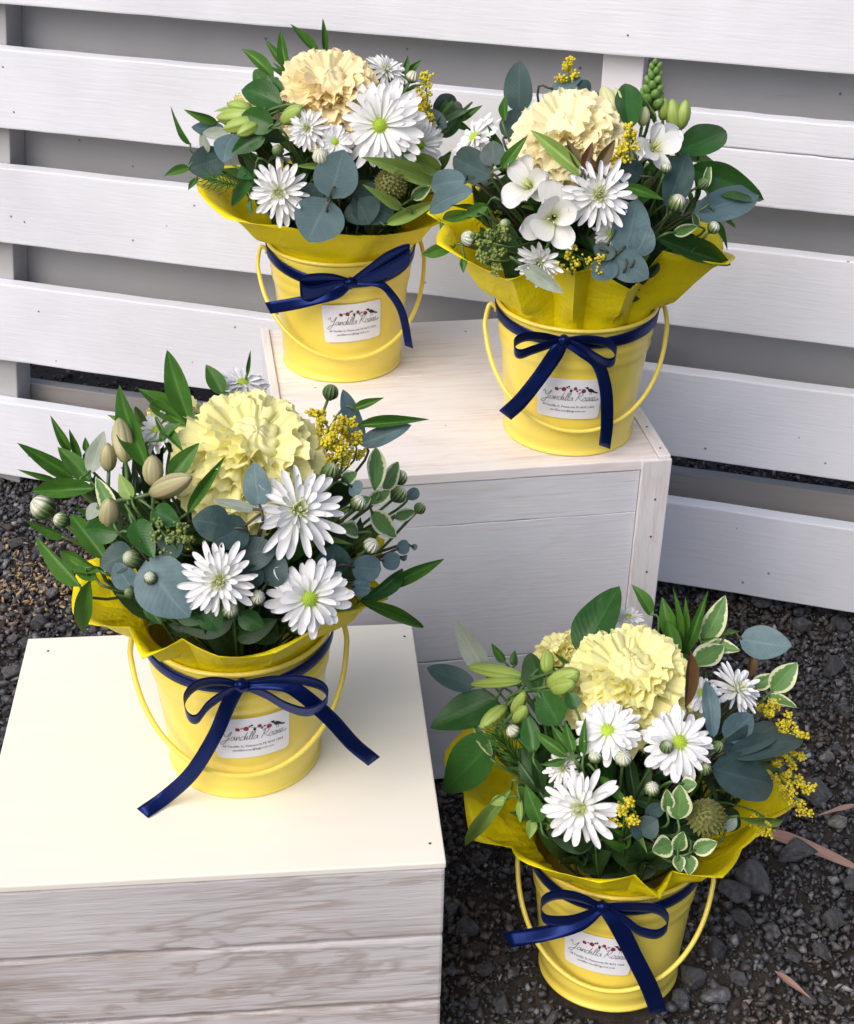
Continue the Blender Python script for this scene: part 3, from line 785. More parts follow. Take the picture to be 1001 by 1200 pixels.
# ------------------------------------------------------------------ tissue paper collars
def paper(b, edge, label, seed, amp=.0085):
    """edge: (azimuth deg [0 = towards the photographer, 90 = right], radius, height above rim)"""
    r = random.Random(seed)
    edge = sorted(edge); n = len(edge)
    def ed(a):
        a %= 360
        for i in range(n):
            a0, r0, h0 = edge[i]; a1, r1, h1 = edge[(i + 1) % n]
            span = (a1 - a0) % 360
            if (a - a0) % 360 <= span:
                t = ((a - a0) % 360) / span; return r0 + (r1 - r0) * t, h0 + (h1 - h0) * t
    folds = []; a = 0
    while a < 352: folds.append(a); a += r.uniform(11, 25)
    K = len(folds); io = [(1 if k % 2 else -1) * r.uniform(.5, 1.2) for k in range(K)]
    jr = [r.gauss(0, .0055) for _ in range(K)]; jh = [r.gauss(0, .0065) for _ in range(K)]
    V, F, UV = [], [], []; sub = 5; nv = 10; cols = K * sub
    for k in range(K):
        a0 = folds[k]; a1 = folds[(k + 1) % K] if k + 1 < K else folds[0] + 360
        for s_ in range(sub):
            t = s_ / sub; aa = a0 + (a1 - a0) * t; pl = io[k] + (io[(k + 1) % K] - io[k]) * t
            R_, H_ = ed(aa); R_ += jr[k] + (jr[(k + 1) % K] - jr[k]) * t; H_ += jh[k] + (jh[(k + 1) % K] - jh[k]) * t
            for j in range(nv + 1):
                v = j / nv
                rr = .060 + (R_ - .060) * (v ** 1.15) + pl * amp * min(1, v * 2.2) * (1 - .25 * v) * min(1, (R_ / .1))
                hz = -.030 + (H_ + .030) * (v ** .85) + pl * .004 * v
                if hz < .010: rr = min(rr, BR_ - .0032 + max(0, hz) * .5)
                # lip curls outward a little
                hz -= .006 * max(0, v - .85) / .15 * (1 + pl)
                an = rad(aa) ; V.append(Vector((math.sin(an) * rr, -math.cos(an) * rr, BH + hz))); UV.append((aa / 60, v))
    for c in range(cols):
        for j in range(nv):
            a_, b_ = c * (nv + 1) + j, ((c + 1) % cols) * (nv + 1) + j
            F.append((a_, b_, b_ + 1, a_ + 1))
    me = mk('tissue_paper', V, F, M['paper'], UV)
    es = [e.index for e in me.edges]
    sharp = me.attributes.new('sharp_edge', 'BOOLEAN', 'EDGE')
    flags = []
    for e in me.edges:
        v0, v1 = e.vertices; c0, c1 = v0 // (nv + 1), v1 // (nv + 1)
        flags.append(c0 == c1 and c0 % sub == 0)
    sharp.data.foreach_set('value', flags)
    o = obj('tissue_paper', me, None, b.M, label, 'wrapping paper', 'yellow tissue paper collars')
    solidify(o, .0004)
paper(BL, [(0, .100, .040), (35, .098, .042), (70, .110, .040), (95, .102, .045), (140, .09, .06), (180, .09, .06), (220, .09, .06), (258, .130, .062), (285, .134, .052), (320, .110, .042)],
      'bright yellow tissue paper collar flaring from the lopsided-bow bucket', 11)
paper(BRt, [(0, .094, .068), (35, .098, .064), (75, .132, .062), (95, .128, .055), (140, .095, .06), (180, .09, .065), (225, .10, .07), (262, .134, .082), (285, .126, .072), (325, .102, .060)],
      'bright yellow pleated tissue paper collar in the even-bow bucket', 5, .0125)
paper(FL, [(0, .098, .046), (18, .086, .030), (45, .105, .042), (80, .114, .048), (100, .112, .050), (140, .09, .06), (180, .085, .05), (225, .092, .034), (262, .124, .032), (285, .120, .030), (325, .105, .040)],
      'bright yellow tissue paper collar in the bucket on the cream crate', 23)
paper(GR, [(0, .100, .042), (25, .088, .030), (55, .112, .045), (85, .135, .062), (110, .12, .06), (150, .095, .055), (200, .09, .06), (235, .135, .070), (255, .150, .055), (280, .105, .030), (310, .115, .045), (340, .105, .045)],
      'olive-yellow tissue paper collar in the bucket on the gravel', 31)

# ------------------------------------------------------------------ flower and leaf meshes
def petal_fn(width, cup, droop, tipn=.06, base=.25, wave=0, seed=0):
    r = random.Random(seed); ph = r.uniform(0, 6); tw = r.uniform(-.12, .12); sd = r.uniform(-.13, .13)
    def fn(u, v):
        y = (u - .5) * 2; v = 1 - (1 - v) ** 1.6
        prof = (base + (1 - base) * min(1, v / .55) ** .8) * math.sqrt(max(0.0, 1 - max(0, (v - .72) / .2801) ** 2)) if v > .72 else base + (1 - base) * min(1, v / .55) ** .8
        w_ = width * .5 * max(prof, .10)
        x = v * (1 - tipn * (1 - abs(y)) * (1 if v > .9 else 0))
        z = cup * (y * y) * width + droop * v * v + wave * math.sin(v * 5 + ph) + tw * y * w_ * v
        return (x, y * w_ + sd * v * v, z)
    return fn
def petals(name, mat, width, cup, droop, n=7, **k):
    return [grid(name, petal_fn(width * random.uniform(.9, 1.1), cup * random.uniform(.5, 1.5), droop + random.uniform(-.13, .13), wave=.02, seed=50 + i, **k), 4, 11, M[mat]) for i in range(n)]
PT_DAISY = petals('petal', 'p_white', .29, .10, -.08)
PT_SPIDER = petals('petal', 'p_white', .205, .22, -.02, tipn=.0)
PT_INNER = petals('petal', 'p_cream', .26, .45, .18, tipn=.0)
PT_MID = petals('petal', 'p_white', .26, .25, .12, tipn=.0)
PT_FREE = petals('petal', 'p_free', .80, .16, -.24, tipn=.02, base=.35)
def carn_petal(mat, seed):
    r = random.Random(seed); p = [r.uniform(0, 6.28) for _ in range(6)]; k1 = r.uniform(4.5, 7); k2 = r.uniform(9, 13); k3 = r.uniform(17, 23)
    def fn(u, v):
        y = (u - .5) * 2
        spread = .10 + .62 * v ** 1.25
        ang = y * spread * 1.15
        ser = 1 + (.05 * abs(math.sin(u * 38 + p[0])) + .05 * math.sin(u * 7 + p[1])) * (v ** 3)
        L = v * ser * (1 - .10 * y * y)
        A = v ** 2.2
        z = A * (.055 * math.sin(k1 * y + p[2]) + .055 * math.sin(k2 * y + p[3])) + .045 * v ** 4 * math.sin(k3 * y + p[5]) - .43 * v ** 2.3 + .10 * y * y * v
        xr = L + .04 * A * math.sin(k2 * y + p[4])
        return (xr * math.cos(ang), xr * math.sin(ang), z)
    return grid('petal', fn, 30, 7, M[mat])
CARN = {m: [carn_petal(m, 70 + i) for i in range(6)] for m in ('c_peach', 'c_cream', 'c_lemon')}
_core = {}
def carn_core(mat):
    # crumpled solid core, added to bounce light into the gaps between petals
    if mat not in _core:
        def fn(u, v):
            a = u * 2 * math.pi; th = v * math.pi * .62
            r = 1 + .10 * math.sin(a * 9 + 3 * math.sin(v * 9)) * math.sin(th) + .07 * math.sin(v * 26 + math.sin(a * 4))
            return (r * math.sin(th) * math.cos(a), r * math.sin(th) * math.sin(a), r * math.cos(th))
        _core[mat] = grid('petal', fn, 48, 16, M[mat], closed=True)
        for q in _core[mat].uv_layers[0].data: q.uv = (q.uv[0] * 3, .75)
    return _core[mat]
def disc_mesh(name, mat, n=70, r=1.0):
    parts = []
    for i in range(n):
        t = (i + .5) / n; rr = math.sqrt(t) * r; a = i * 2.39996
        x, y, z = rr * math.cos(a), rr * math.sin(a), .45 * (1 - t) + .05
        s = .11 * r
        parts.append(([(x + s, y, z), (x - s * .5, y + s * .87, z), (x - s * .5, y - s * .87, z), (x * 1.04, y * 1.04, z + .22)], [(0, 1, 3), (1, 2, 3), (2, 0, 3)]))
    dome = [(math.cos(k * .5236) * q * r, math.sin(k * .5236) * q * r, .5 * (1 - q * q)) for q in (1, .7, .35) for k in range(12)] + [(0, 0, .5)]
    f = [(j * 12 + k, j * 12 + (k + 1) % 12, (j + 1) * 12 + (k + 1) % 12, (j + 1) * 12 + k) for j in range(2) for k in range(12)] + [(24 + k, 24 + (k + 1) % 12, 36) for k in range(12)]
    parts.append((dome, f))
    return mk(name, *join_geo(parts), M[mat])
DISC_G = disc_mesh('disc', 'disc_green'); DISC_Y = disc_mesh('disc', 'disc_yellow')
def ridged(name, mat, prof, ridges, amp, seg=24):
    V, UV, F = [], [], []; n = len(prof)
    for j, (r, z) in enumerate(prof):
        for k in range(seg + 1):
            a = 2 * math.pi * k / seg; rr = r * (1 + amp * abs(math.sin(a * ridges / 2)) - amp / 2)
            V.append((rr * math.cos(a), rr * math.sin(a), z)); UV.append((k / seg, j / (n - 1)))
    for j in range(n - 1):
        for k in range(seg):
            a = j * (seg + 1) + k; F.append((a, a + 1, a + seg + 2, a + seg + 1))
    return mk(name, V, F, M[mat], UV)
sph = [(math.sin(math.pi * k / 9), -math.cos(math.pi * k / 9)) for k in range(10)]
BUDS = [ridged('bud', mm, [(r * (1 if z < 0 else .97), z * (.92 if z < 0 else 1.05)) for r, z in sph], 9, .14) for mm in ('bud', 'budwhite')]
WHITE_BUDS = {('BL', 490), ('BL', 772), ('FL', 62), ('FL', 830), ('FL', 565), ('G', 502), ('G', 222), ('BR', 145)}
tear = [(.02, 0), (.10, .06), (.17, .2), (.21, .42), (.20, .62), (.15, .8), (.08, .93), (.015, 1.0)]
ABUD = {k: ridged('bud', k, tear, 6, .16) for k in ('abud_lime', 'abud_pink', 'abud_cream')}
SNAP = ridged('bud', 'snap', [(.05, 0), (.25, .15), (.36, .45), (.30, .75), (.12, .96), (.02, 1.0)], 4, .12, 16)
CALYX = ridged('calyx', 'stem', [(.12, -.95), (.20, -.9), (.23, -.4), (.30, -.05), (.34, .05)], 5, .12)
BRACT = ridged('calyx', 'stem', [(.08, -.34), (.22, -.28), (.34, -.12), (.36, -.02)], 8, .1)
FTUBE = ridged('tube', 'p_free', [(.06, -.9), (.09, -.6), (.16, -.25), (.27, .02)], 6, .06)

LEAFSHAPES = {
    'euc': lambda v: math.sin(math.pi * min(1, v ** .80)) ** .62 * (1 if v < .8 else 1 - .15 * (v - .8) / .2),
    'lance': lambda v: (math.sin(math.pi * v ** .72)) ** .85 * (1 - .25 * v),
    'ruscus': lambda v: math.sin(math.pi * v ** .78) ** .75 * (1 - .10 * v),
    'round': lambda v: math.sqrt(max(0, 1 - (2 * v - 1) ** 2)),
}
def leaf_mesh(shape, mat, bend, fold, seed):
    r = random.Random(seed); ph = r.uniform(0, 6); tw = r.uniform(-.25, .25); side = r.uniform(-.05, .05)
    f = LEAFSHAPES[shape]
    def fn(u, v):
        y = (u - .5); w_ = max(f(v), .03 if v < .5 else .0)
        z = bend * (v - v * v) * 1.0 + fold * abs(y) * w_ + .03 * math.sin(v * 7 + ph) * (y * 2) * w_ + tw * y * w_ * v
        return (v, y * w_ + side * math.sin(math.pi * v), z)
    return grid('leaf', fn, 6, 12, M[mat])
LEAVES = {}
def leafset(key, shape, mat, bends=(.12, .30, -.14, .05), fold=.18):
    LEAVES[key] = [leaf_mesh(shape, mat, b, fold, 200 + i + hash(key) % 1) for i, b in enumerate(bends)]
leafset('euc', 'euc', 'euc', fold=.08); leafset('eucdark', 'euc', 'eucdark', fold=.10); leafset('round', 'round', 'euc', (.05, .12, -.05), .06)
leafset('lance', 'lance', 'lance', (.18, .42, .05, -.12), .34); leafset('ruscus', 'ruscus', 'ruscus', (.18, .36, .02, -.12), .26)
leafset('lime', 'lance', 'lime', (.16, .28, .08), .28); leafset('varieg', 'ruscus', 'varieg', (.12, .22, -.05), .18)
leafset('palegrey', 'ruscus', 'palegrey', (.1, .2, .0), .12); leafset('redtip', 'lance', 'redtip', (.1, .2, .05), .3)
leafset('fill', 'ruscus', 'fill', (.16, .28, .05), .22); leafset('filllance', 'lance', 'fill', (.2, .3, .1), .3)

# ------------------------------------------------------------------ placing
TOC = lambda p: (CAMP - p).normalized()
def on(b, cx, cy, k=1.0):
    """point of the bouquet's dome (scaled by k) seen at crop pixel; past its outline the nearest point of the sight line"""
    ox, oy, s = b.crop; d = ray(ox + cx / s, oy + cy / s)
    S = Vector((1 / (b.a * k), 1 / (b.a * k), 1 / (b.bz * k)))
    o = Vector([(CAMP - b.C)[i] * S[i] for i in range(3)]); dd = Vector([d[i] * S[i] for i in range(3)])
    A = dd.dot(dd); B = o.dot(dd); C = o.dot(o) - 1; disc = B * B - A * C
    t = (-B - math.sqrt(disc)) / A if disc > 0 else -B / A
    return CAMP + d * t
def nrm(b, p):
    q = p - b.C; return Vector((q.x / b.a ** 2, q.y / b.a ** 2, q.z / b.bz ** 2)).normalized()
def m_size(b, crop_px, p): return crop_px / b.crop[2] * (p - CAMP).dot(fwd) / FPX
def frame(p, zdir, roll=0.0):
    z = zdir.normalized(); x = Vector((0, 0, 1)).cross(z)
    x = x.normalized() if x.length > 1e-4 else Vector((1, 0, 0)); y = z.cross(x)
    F_ = Matrix((x, y, z)).transposed().to_4x4(); F_.translation = p
    return F_ @ Matrix.Rotation(roll, 4, 'Z')
def facing(b, p, tilt, bl=.45):
    f = nrm(b, p) * (1 - bl) + TOC(p) * bl
    return (f.normalized() + CR * tilt[0] + CU * tilt[1]).normalized()
def inside(b, pts, skip=2):
    out = []
    for i, p in enumerate(pts):
        e = p - b.rim; h_ = e.dot(b.ax); rv = e - b.ax * h_
        lim = .050 + .55 * max(0, h_)
        if i >= skip and h_ < .055 and rv.length > lim: p = b.rim + rv.normalized() * lim + b.ax * h_
        out.append(p)
    return out
def stem(root, b, p, dir_, r=.0016, mat='stem'):
    foot = b.rim - b.ax * .05 + (p - b.rim) * .10
    foot -= b.ax * max(0, (foot - b.rim).dot(b.ax) + .035)
    mid = p - dir_ * min(.05, (p - foot).length * .4)
    pts = inside(b, catmull([p, mid, mid * .45 + foot * .55 + b.ax * .01, foot], 5))
    obj('stem', mk('stem', *tube_geo(pts, r, 6), M[mat]), root, Matrix.Identity(4))
def ring(root, F_, meshes, n, L, pitch, r0, jit=.12, ph=None, name='petal', wscale=1.0):
    ph = random.uniform(0, 6) if ph is None else ph
    for i in range(n):
        a = ph + 2 * math.pi * (i + random.uniform(-.22, .22)) / n
        pt = pitch + random.gauss(0, jit * .9); l = L * random.uniform(.80, 1.08)
        Mx = F_ @ Matrix.Rotation(a, 4, 'Z') @ Matrix.Translation((r0, 0, 0)) @ Matrix.Rotation(-pt, 4, 'Y') @ Matrix.Rotation(random.gauss(0, .22), 4, 'X') @ Matrix.Diagonal((l, l * wscale * random.uniform(.85, 1.12), l, 1))
        obj(name, random.choice(meshes), root, Mx)
def chrys(b, cx, cy, dia, label, kind='daisy', tilt=(0, 0), k=1.05, group=None, sweep=0.0):
    p = on(b, cx, cy, k); R_ = m_size(b, dia, p) / 2; z = facing(b, p, tilt)
    root = thing('chrysanthemum', p, label + ' ' + b.where, 'chrysanthemum', 'white chrysanthemums')
    F_ = frame(p, z, random.uniform(0, 6))
    if kind == 'daisy':
        ring(root, F_, PT_DAISY, 21, R_ * .86, rad(-4) + sweep, R_ * .14); ring(root, F_ @ Matrix.Translation((0, 0, R_ * .05)), PT_DAISY, 18, R_ * .76, rad(9) + sweep, R_ * .13)
        ring(root, F_ @ Matrix.Translation((0, 0, R_ * .08)), PT_DAISY, 12, R_ * .52, rad(20) + sweep, R_ * .13)
        obj('disc', DISC_G, root, F_ @ Matrix.Translation((0, 0, R_ * .06)) @ Matrix.Diagonal((R_ * .21, R_ * .21, R_ * .21, 1)))
    elif kind == 'full':
        for cnt, ll, pp, zz_ in ((24, .90, -6, 0), (22, .80, 6, .04), (20, .68, 17, .07), (15, .52, 28, .09)):
            ring(root, F_ @ Matrix.Translation((0, 0, R_ * zz_)), PT_DAISY, cnt, R_ * ll, rad(pp) + sweep, R_ * .12, .14, wscale=.8)
        obj('disc', DISC_G, root, F_ @ Matrix.Translation((0, 0, R_ * .08)) @ Matrix.Diagonal((R_ * .16, R_ * .16, R_ * .2, 1)))
    else:
        ring(root, F_, PT_SPIDER, 20, R_ * .92, rad(-2) + sweep, R_ * .10, .12); ring(root, F_ @ Matrix.Translation((0, 0, R_ * .05)), PT_SPIDER, 17, R_ * .76, rad(16) + sweep, R_ * .10, .12)
        ring(root, F_ @ Matrix.Translation((0, 0, R_ * .08)), PT_MID, 13, R_ * .50, rad(34), R_ * .08, .12)
        ring(root, F_ @ Matrix.Translation((0, 0, R_ * .08)), PT_INNER, 15, R_ * .30, rad(56), R_ * .07, .15); ring(root, F_ @ Matrix.Translation((0, 0, R_ * .08)), PT_INNER, 9, R_ * .23, rad(78), R_ * .03, .15)
        obj('disc', DISC_Y, root, F_ @ Matrix.Translation((0, 0, R_ * .06)) @ Matrix.Diagonal((R_ * .13, R_ * .13, R_ * .16, 1)))
    obj('calyx', BRACT, root, F_ @ Matrix.Diagonal((R_ * .7, R_ * .7, R_ * .7, 1)))
    stem(root, b, p - z * R_ * .2, z)
def carnation(b, cx, cy, dia, mat, label, tilt=(0, 0), k=1.0, n=72):
    dia *= .97; n = int(n * 1.35)
    p = on(b, cx, cy, k); R_ = m_size(b, dia, p) / 2; z = facing(b, p, tilt, .25)
    root = thing('carnation', p, label + ' ' + b.where, 'carnation', 'ruffled carnations')
    o = p - z * R_ * .55; F_ = frame(o, z, random.uniform(0, 6))
    for i in range(n):
        t = (i + .5) / n                       # 0 centre .. 1 outside
        a = i * 2.39996 + random.uniform(-.3, .3)
        pitch = rad(82 - 80 * t ** .72 + random.uniform(-8, 8)); l = R_ * (.84 + .26 * t) * random.uniform(.94, 1.04) * 1.04
        sq = 1.0 - .25 * (1 - t)
        Mx = F_ @ Matrix.Rotation(a, 4, 'Z') @ Matrix.Translation((R_ * .04 * t, 0, 0)) @ Matrix.Rotation(-pitch, 4, 'Y') @ Matrix.Rotation(random.uniform(-.35, .35) * (1.2 - t), 4, 'X') @ Matrix.Diagonal((l, l * sq, l, 1))
        obj('petal', random.choice(CARN[mat]), root, Mx)
    obj('bounce_core', carn_core(mat), root, F_ @ Matrix.Diagonal((R_ * .58, R_ * .58, R_ * .70, 1)))  # solid lump added beneath the petals to keep the gaps bright
    obj('calyx', CALYX, root, F_ @ Matrix.Diagonal((R_ * .6, R_ * .6, R_ * .75, 1)))
    stem(root, b, o - z * R_ * .6, z, .002)
def freesia(b, cx, cy, dia, label, tilt=(0, 0), k=1.06):
    p = on(b, cx, cy, k); R_ = m_size(b, dia, p) / 2; z = facing(b, p, tilt, .35)
    root = thing('freesia', p, label + ' ' + b.where, 'freesia', 'white freesias')
    F_ = frame(p - z * R_ * .35, z, random.uniform(0, 6))
    ring(root, F_, PT_FREE, 3, R_ * 1.12, rad(38), R_ * .12, .12, 0.2); ring(root, F_ @ Matrix.Translation((0, 0, R_ * .06)), PT_FREE, 3, R_ * 1.05, rad(50), R_ * .12, .12, 1.25)
    for i in range(3):
        a = i * 2.1; q = Vector((math.cos(a) * .08, math.sin(a) * .08, 0)) * R_
        obj('stamen', mk('stamen', *tube_geo([q, q * 1.5 + Vector((0, 0, R_ * .55))], R_ * .03, 5), M['disc_yellow']), root, F_)
    obj('tube', FTUBE, root, F_ @ Matrix.Diagonal((R_, R_, R_, 1)))
    stem(root, b, p - z * R_ * 1.15, z, .0014)
def bud(b, cx, cy, r, k=1.08, up=.5):
    p = on(b, cx, cy, k); R_ = m_size(b, r, p); z = (nrm(b, p) + CU * up + Vector((random.uniform(-.3, .3), 0, random.uniform(-.2, .4)))).normalized()
    wh = (b.key, cx) in WHITE_BUDS
    lab = ('half-open white chrysanthemum bud over the gravel ' if (b.key, cx) == ('FL', 62) else 'white-tipped round chrysanthemum bud ' if wh else 'tight round green chrysanthemum bud ') + b.where
    root = thing('flower_bud', p, lab, 'flower bud', ('white-tipped' if wh else 'green') + ' buds ' + b.where)
    F_ = frame(p, z)
    obj('bud', BUDS[wh], root, F_ @ Matrix.Diagonal((R_, R_, R_, 1))); obj('calyx', BRACT, root, F_ @ Matrix.Translation((0, 0, -R_ * .6)) @ Matrix.Diagonal((R_ * 1.7, R_ * 1.7, R_ * 1.3, 1)))
    stem(root, b, p - z * R_ * .9, z, .0011)
def lily_buds(b, label, mat, items, k=1.06):
    """items: base x,y, tip x,y, width (crop px)"""
    p0 = on(b, items[0][0], items[0][1], k)
    root = thing('lily_bud_stem', p0, label + ' ' + b.where, 'flower buds', 'lily buds')
    for (x0, y0, x1, y1, w_) in items:
        a = on(b, x0, y0, k - .05); c = on(b, x1, y1, k + .06); L = (c - a).length; wd = m_size(b, w_, a)
        obj('bud', ABUD[mat], root, frame(a, c - a, random.uniform(0, 6)) @ Matrix.Diagonal((wd * .86 / .42, wd * .86 / .42, L * 1.06, 1)))
        stem(root, b, a, (c - a).normalized(), .0014)
def leaf(root, b, key, x0, y0, x1, y1, w_, k0, k1, roll=0.0):
    a = on(b, x0, y0, k0); c = on(b, x1, y1, k1); L = (c - a).length; wd = m_size(b, w_, a)
    x = (c - a).normalized(); n = (nrm(b, (a + c) / 2) * .5 + TOC(a) * .75); n = (n - x * n.dot(x)).normalized()
    n = Matrix.Rotation(roll + random.uniform(-.25, .25), 3, x) @ n; y = n.cross(x)
    F_ = Matrix((x, y, n)).transposed().to_4x4(); F_.translation = a
    # grid u runs -y..y; width profile peaks at 1
    obj('leaf', random.choice(LEAVES[key]), root, F_ @ Matrix.Diagonal((L, wd * 1.08, L * .8, 1)))
    return a, x
SPR = {'euc': ('eucalyptus_sprig', 'eucalyptus'), 'eucdark': ('eucalyptus_sprig', 'eucalyptus'), 'round': ('eucalyptus_sprig', 'eucalyptus'), 'palegrey': ('pale_leaf_sprig', 'leaves'),
       'lance': ('lance_leaf_sprig', 'leaves'), 'ruscus': ('glossy_leaf_sprig', 'leaves'), 'lime': ('lime_leaf_sprig', 'leaves'), 'varieg': ('variegated_sprig', 'leaves'), 'redtip': ('red_leaf_sprig', 'leaves')}
def sprig(b, key, label, items, k=(.92, 1.06), whole=None):
    nm, ct = SPR[key]
    p0 = on(b, items[0][0], items[0][1], k[0])
    root = thing(nm, p0, whole or (label + ' ' + b.where), ct, 'foliage sprigs')
    geo = []
    foot = b.rim - b.ax * .045
    for it in items:
        ky = it[5] if len(it) > 5 else key
        a, x = leaf(root, b, ky, *it[:5], *k)
        mid = a - x * .012
        pts = catmull([a + x * .002, mid, (mid + (b.C - b.ax * .03)) / 2 + (foot - b.C) * .15, foot + (a - b.C) * .10], 4); pts = inside(b, pts)
        geo.append(tube_geo(pts, .0009, 5, .0015))
    obj('stem', mk('stem', *join_geo(geo), M['stemdark' if key in ('euc', 'eucdark', 'round', 'redtip') else 'stem']), root, Matrix.Identity(4))
ICO = None
def clump_mesh(name, mat, centres, sizes):
    bm = bmesh.new(); bmesh.ops.create_icosphere(bm, subdivisions=1, radius=1)
    v0 = np.array([v.co[:] for v in bm.verts]); f0 = np.array([[v.index for v in f.verts] for f in bm.faces]); bm.free()
    V, F = [], []
    for i, (c, s) in enumerate(zip(centres, sizes)):
        V.append(v0 * (s * rng.uniform(.75, 1.2, (1, 3))) * rng.uniform(.85, 1.12, (len(v0), 1)) + np.array(c)); F.append(f0 + i * len(v0))
    return mk(name, np.concatenate(V).tolist(), [tuple(f) for f in np.concatenate(F).tolist()], M[mat])
def panicle(b, label, plumes, mat='solid', k=1.05, n=170, dot=.00135, nm='goldenrod', cat='goldenrod'):
    """plumes: base x,y tip x,y width"""
    p0 = on(b, plumes[0][0], plumes[0][1], k)
    root = thing(nm, p0, label + ' ' + b.where, cat, 'floret sprays')
    cs, sz, geo = [], [], []
    foot = b.rim - b.ax * .045
    for (x0, y0, x1, y1, w_) in plumes:
        a = on(b, x0, y0, k - .04); c = on(b, x1, y1, k + .05); ax_ = (c - a); L = ax_.length; ax_.normalize(); wd = m_size(b, w_, a) / 2
        e1 = ax_.orthogonal().normalized(); e2 = ax_.cross(e1)
        nb = max(5, int(L / .004))
        for j in range(nb):
            t = (j + .5) / nb; an = j * 2.4; rr = wd * (1 - t) ** .6 * random.uniform(.5, 1) + .0015
            tip = a + ax_ * (t * L + rr * .4) + (e1 * math.cos(an) + e2 * math.sin(an)) * rr
            st = a + ax_ * (t * L)
            geo.append(tube_geo([st, tip], .0004, 4))
            for q in range(max(3, n // nb)):
                s_ = random.uniform(.35, 1.05); pt = st + (tip - st) * s_ + Vector([random.gauss(0, .0016) for _ in range(3)])
                cs.append(pt); sz.append(dot * random.uniform(.6, 1.25))
        geo.append(tube_geo(inside(b, catmull([c, a, (a + b.C) / 2 - b.ax * .01, foot + (a - b.C) * .1], 4), 5), .0008, 5))
    obj('florets', clump_mesh('florets', mat, cs, sz), root, Matrix.Identity(4), kind='stuff')
    obj('stem', mk('stem', *join_geo(geo), M['stem']), root, Matrix.Identity(4))
def seedhead(b, cx, cy, r, label, k=1.0):
    p = on(b, cx, cy, k); R_ = m_size(b, r, p); z = facing(b, p, (0, 0), .3)
    root = thing('seed_head', p, label + ' ' + b.where, 'seed head', 'olive seed heads')
    parts = []; F_ = frame(p, z)
    for i in range(170):
        t = 1 - 2 * (i + .5) / 170; a = i * 2.39996; q = math.sqrt(1 - t * t); dr = Vector((q * math.cos(a), q * math.sin(a), t))
        if dr.z < -.55: continue
        o = dr.orthogonal().normalized(); o2 = dr.cross(o); s = .14
        parts.append(([dr * .8 + o * s, dr * .8 - o * .5 * s + o2 * .87 * s, dr * .8 - o * .5 * s - o2 * .87 * s, dr * random.uniform(.95, 1.06) + Vector((0, 0, .10))], [(0, 1, 3), (1, 2, 3), (2, 0, 3)]))
    obj('scales', mk('scales', *join_geo(parts), M['brunia'], smooth=False), root, F_ @ Matrix.Diagonal((R_ * .85, R_ * .85, R_, 1)), kind='stuff')
    obj('core', ridged('core', 'brunia', [(r_ * .82, z_ * .82) for r_, z_ in sph], 9, .1), root, F_ @ Matrix.Diagonal((R_ * .85, R_ * .85, R_, 1)))
    stem(root, b, p - z * R_ * .8, z, .0016)
def tuft(b, x0, y0, x1, y1, label, n=60, L=.022):
    a = on(b, x0, y0, .9); c = on(b, x1, y1, 1.05); ax_ = (c - a).normalized(); ln = (c - a).length
    root = thing('needle_sprig', a, label + ' ' + b.where, 'needle sprig', 'foliage sprigs')
    geo = [tube_geo([a - ax_ * .05, a, c], .001, 5)]
    stem(root, b, a, ax_, .0012)
    for i in range(n):
        t = i / n; s = a + ax_ * (ln * t); e1 = ax_.orthogonal().normalized(); e2 = ax_.cross(e1); an = i * 2.4
        d_ = (ax_ * .9 + (e1 * math.cos(an) + e2 * math.sin(an)) * .7).normalized()
        geo.append(tube_geo([s, s + d_ * L * random.uniform(.6, 1)], .0006, 4, .0002))
    obj('needles', mk('needles', *join_geo(geo), M['lance']), root, Matrix.Identity(4), kind='stuff')
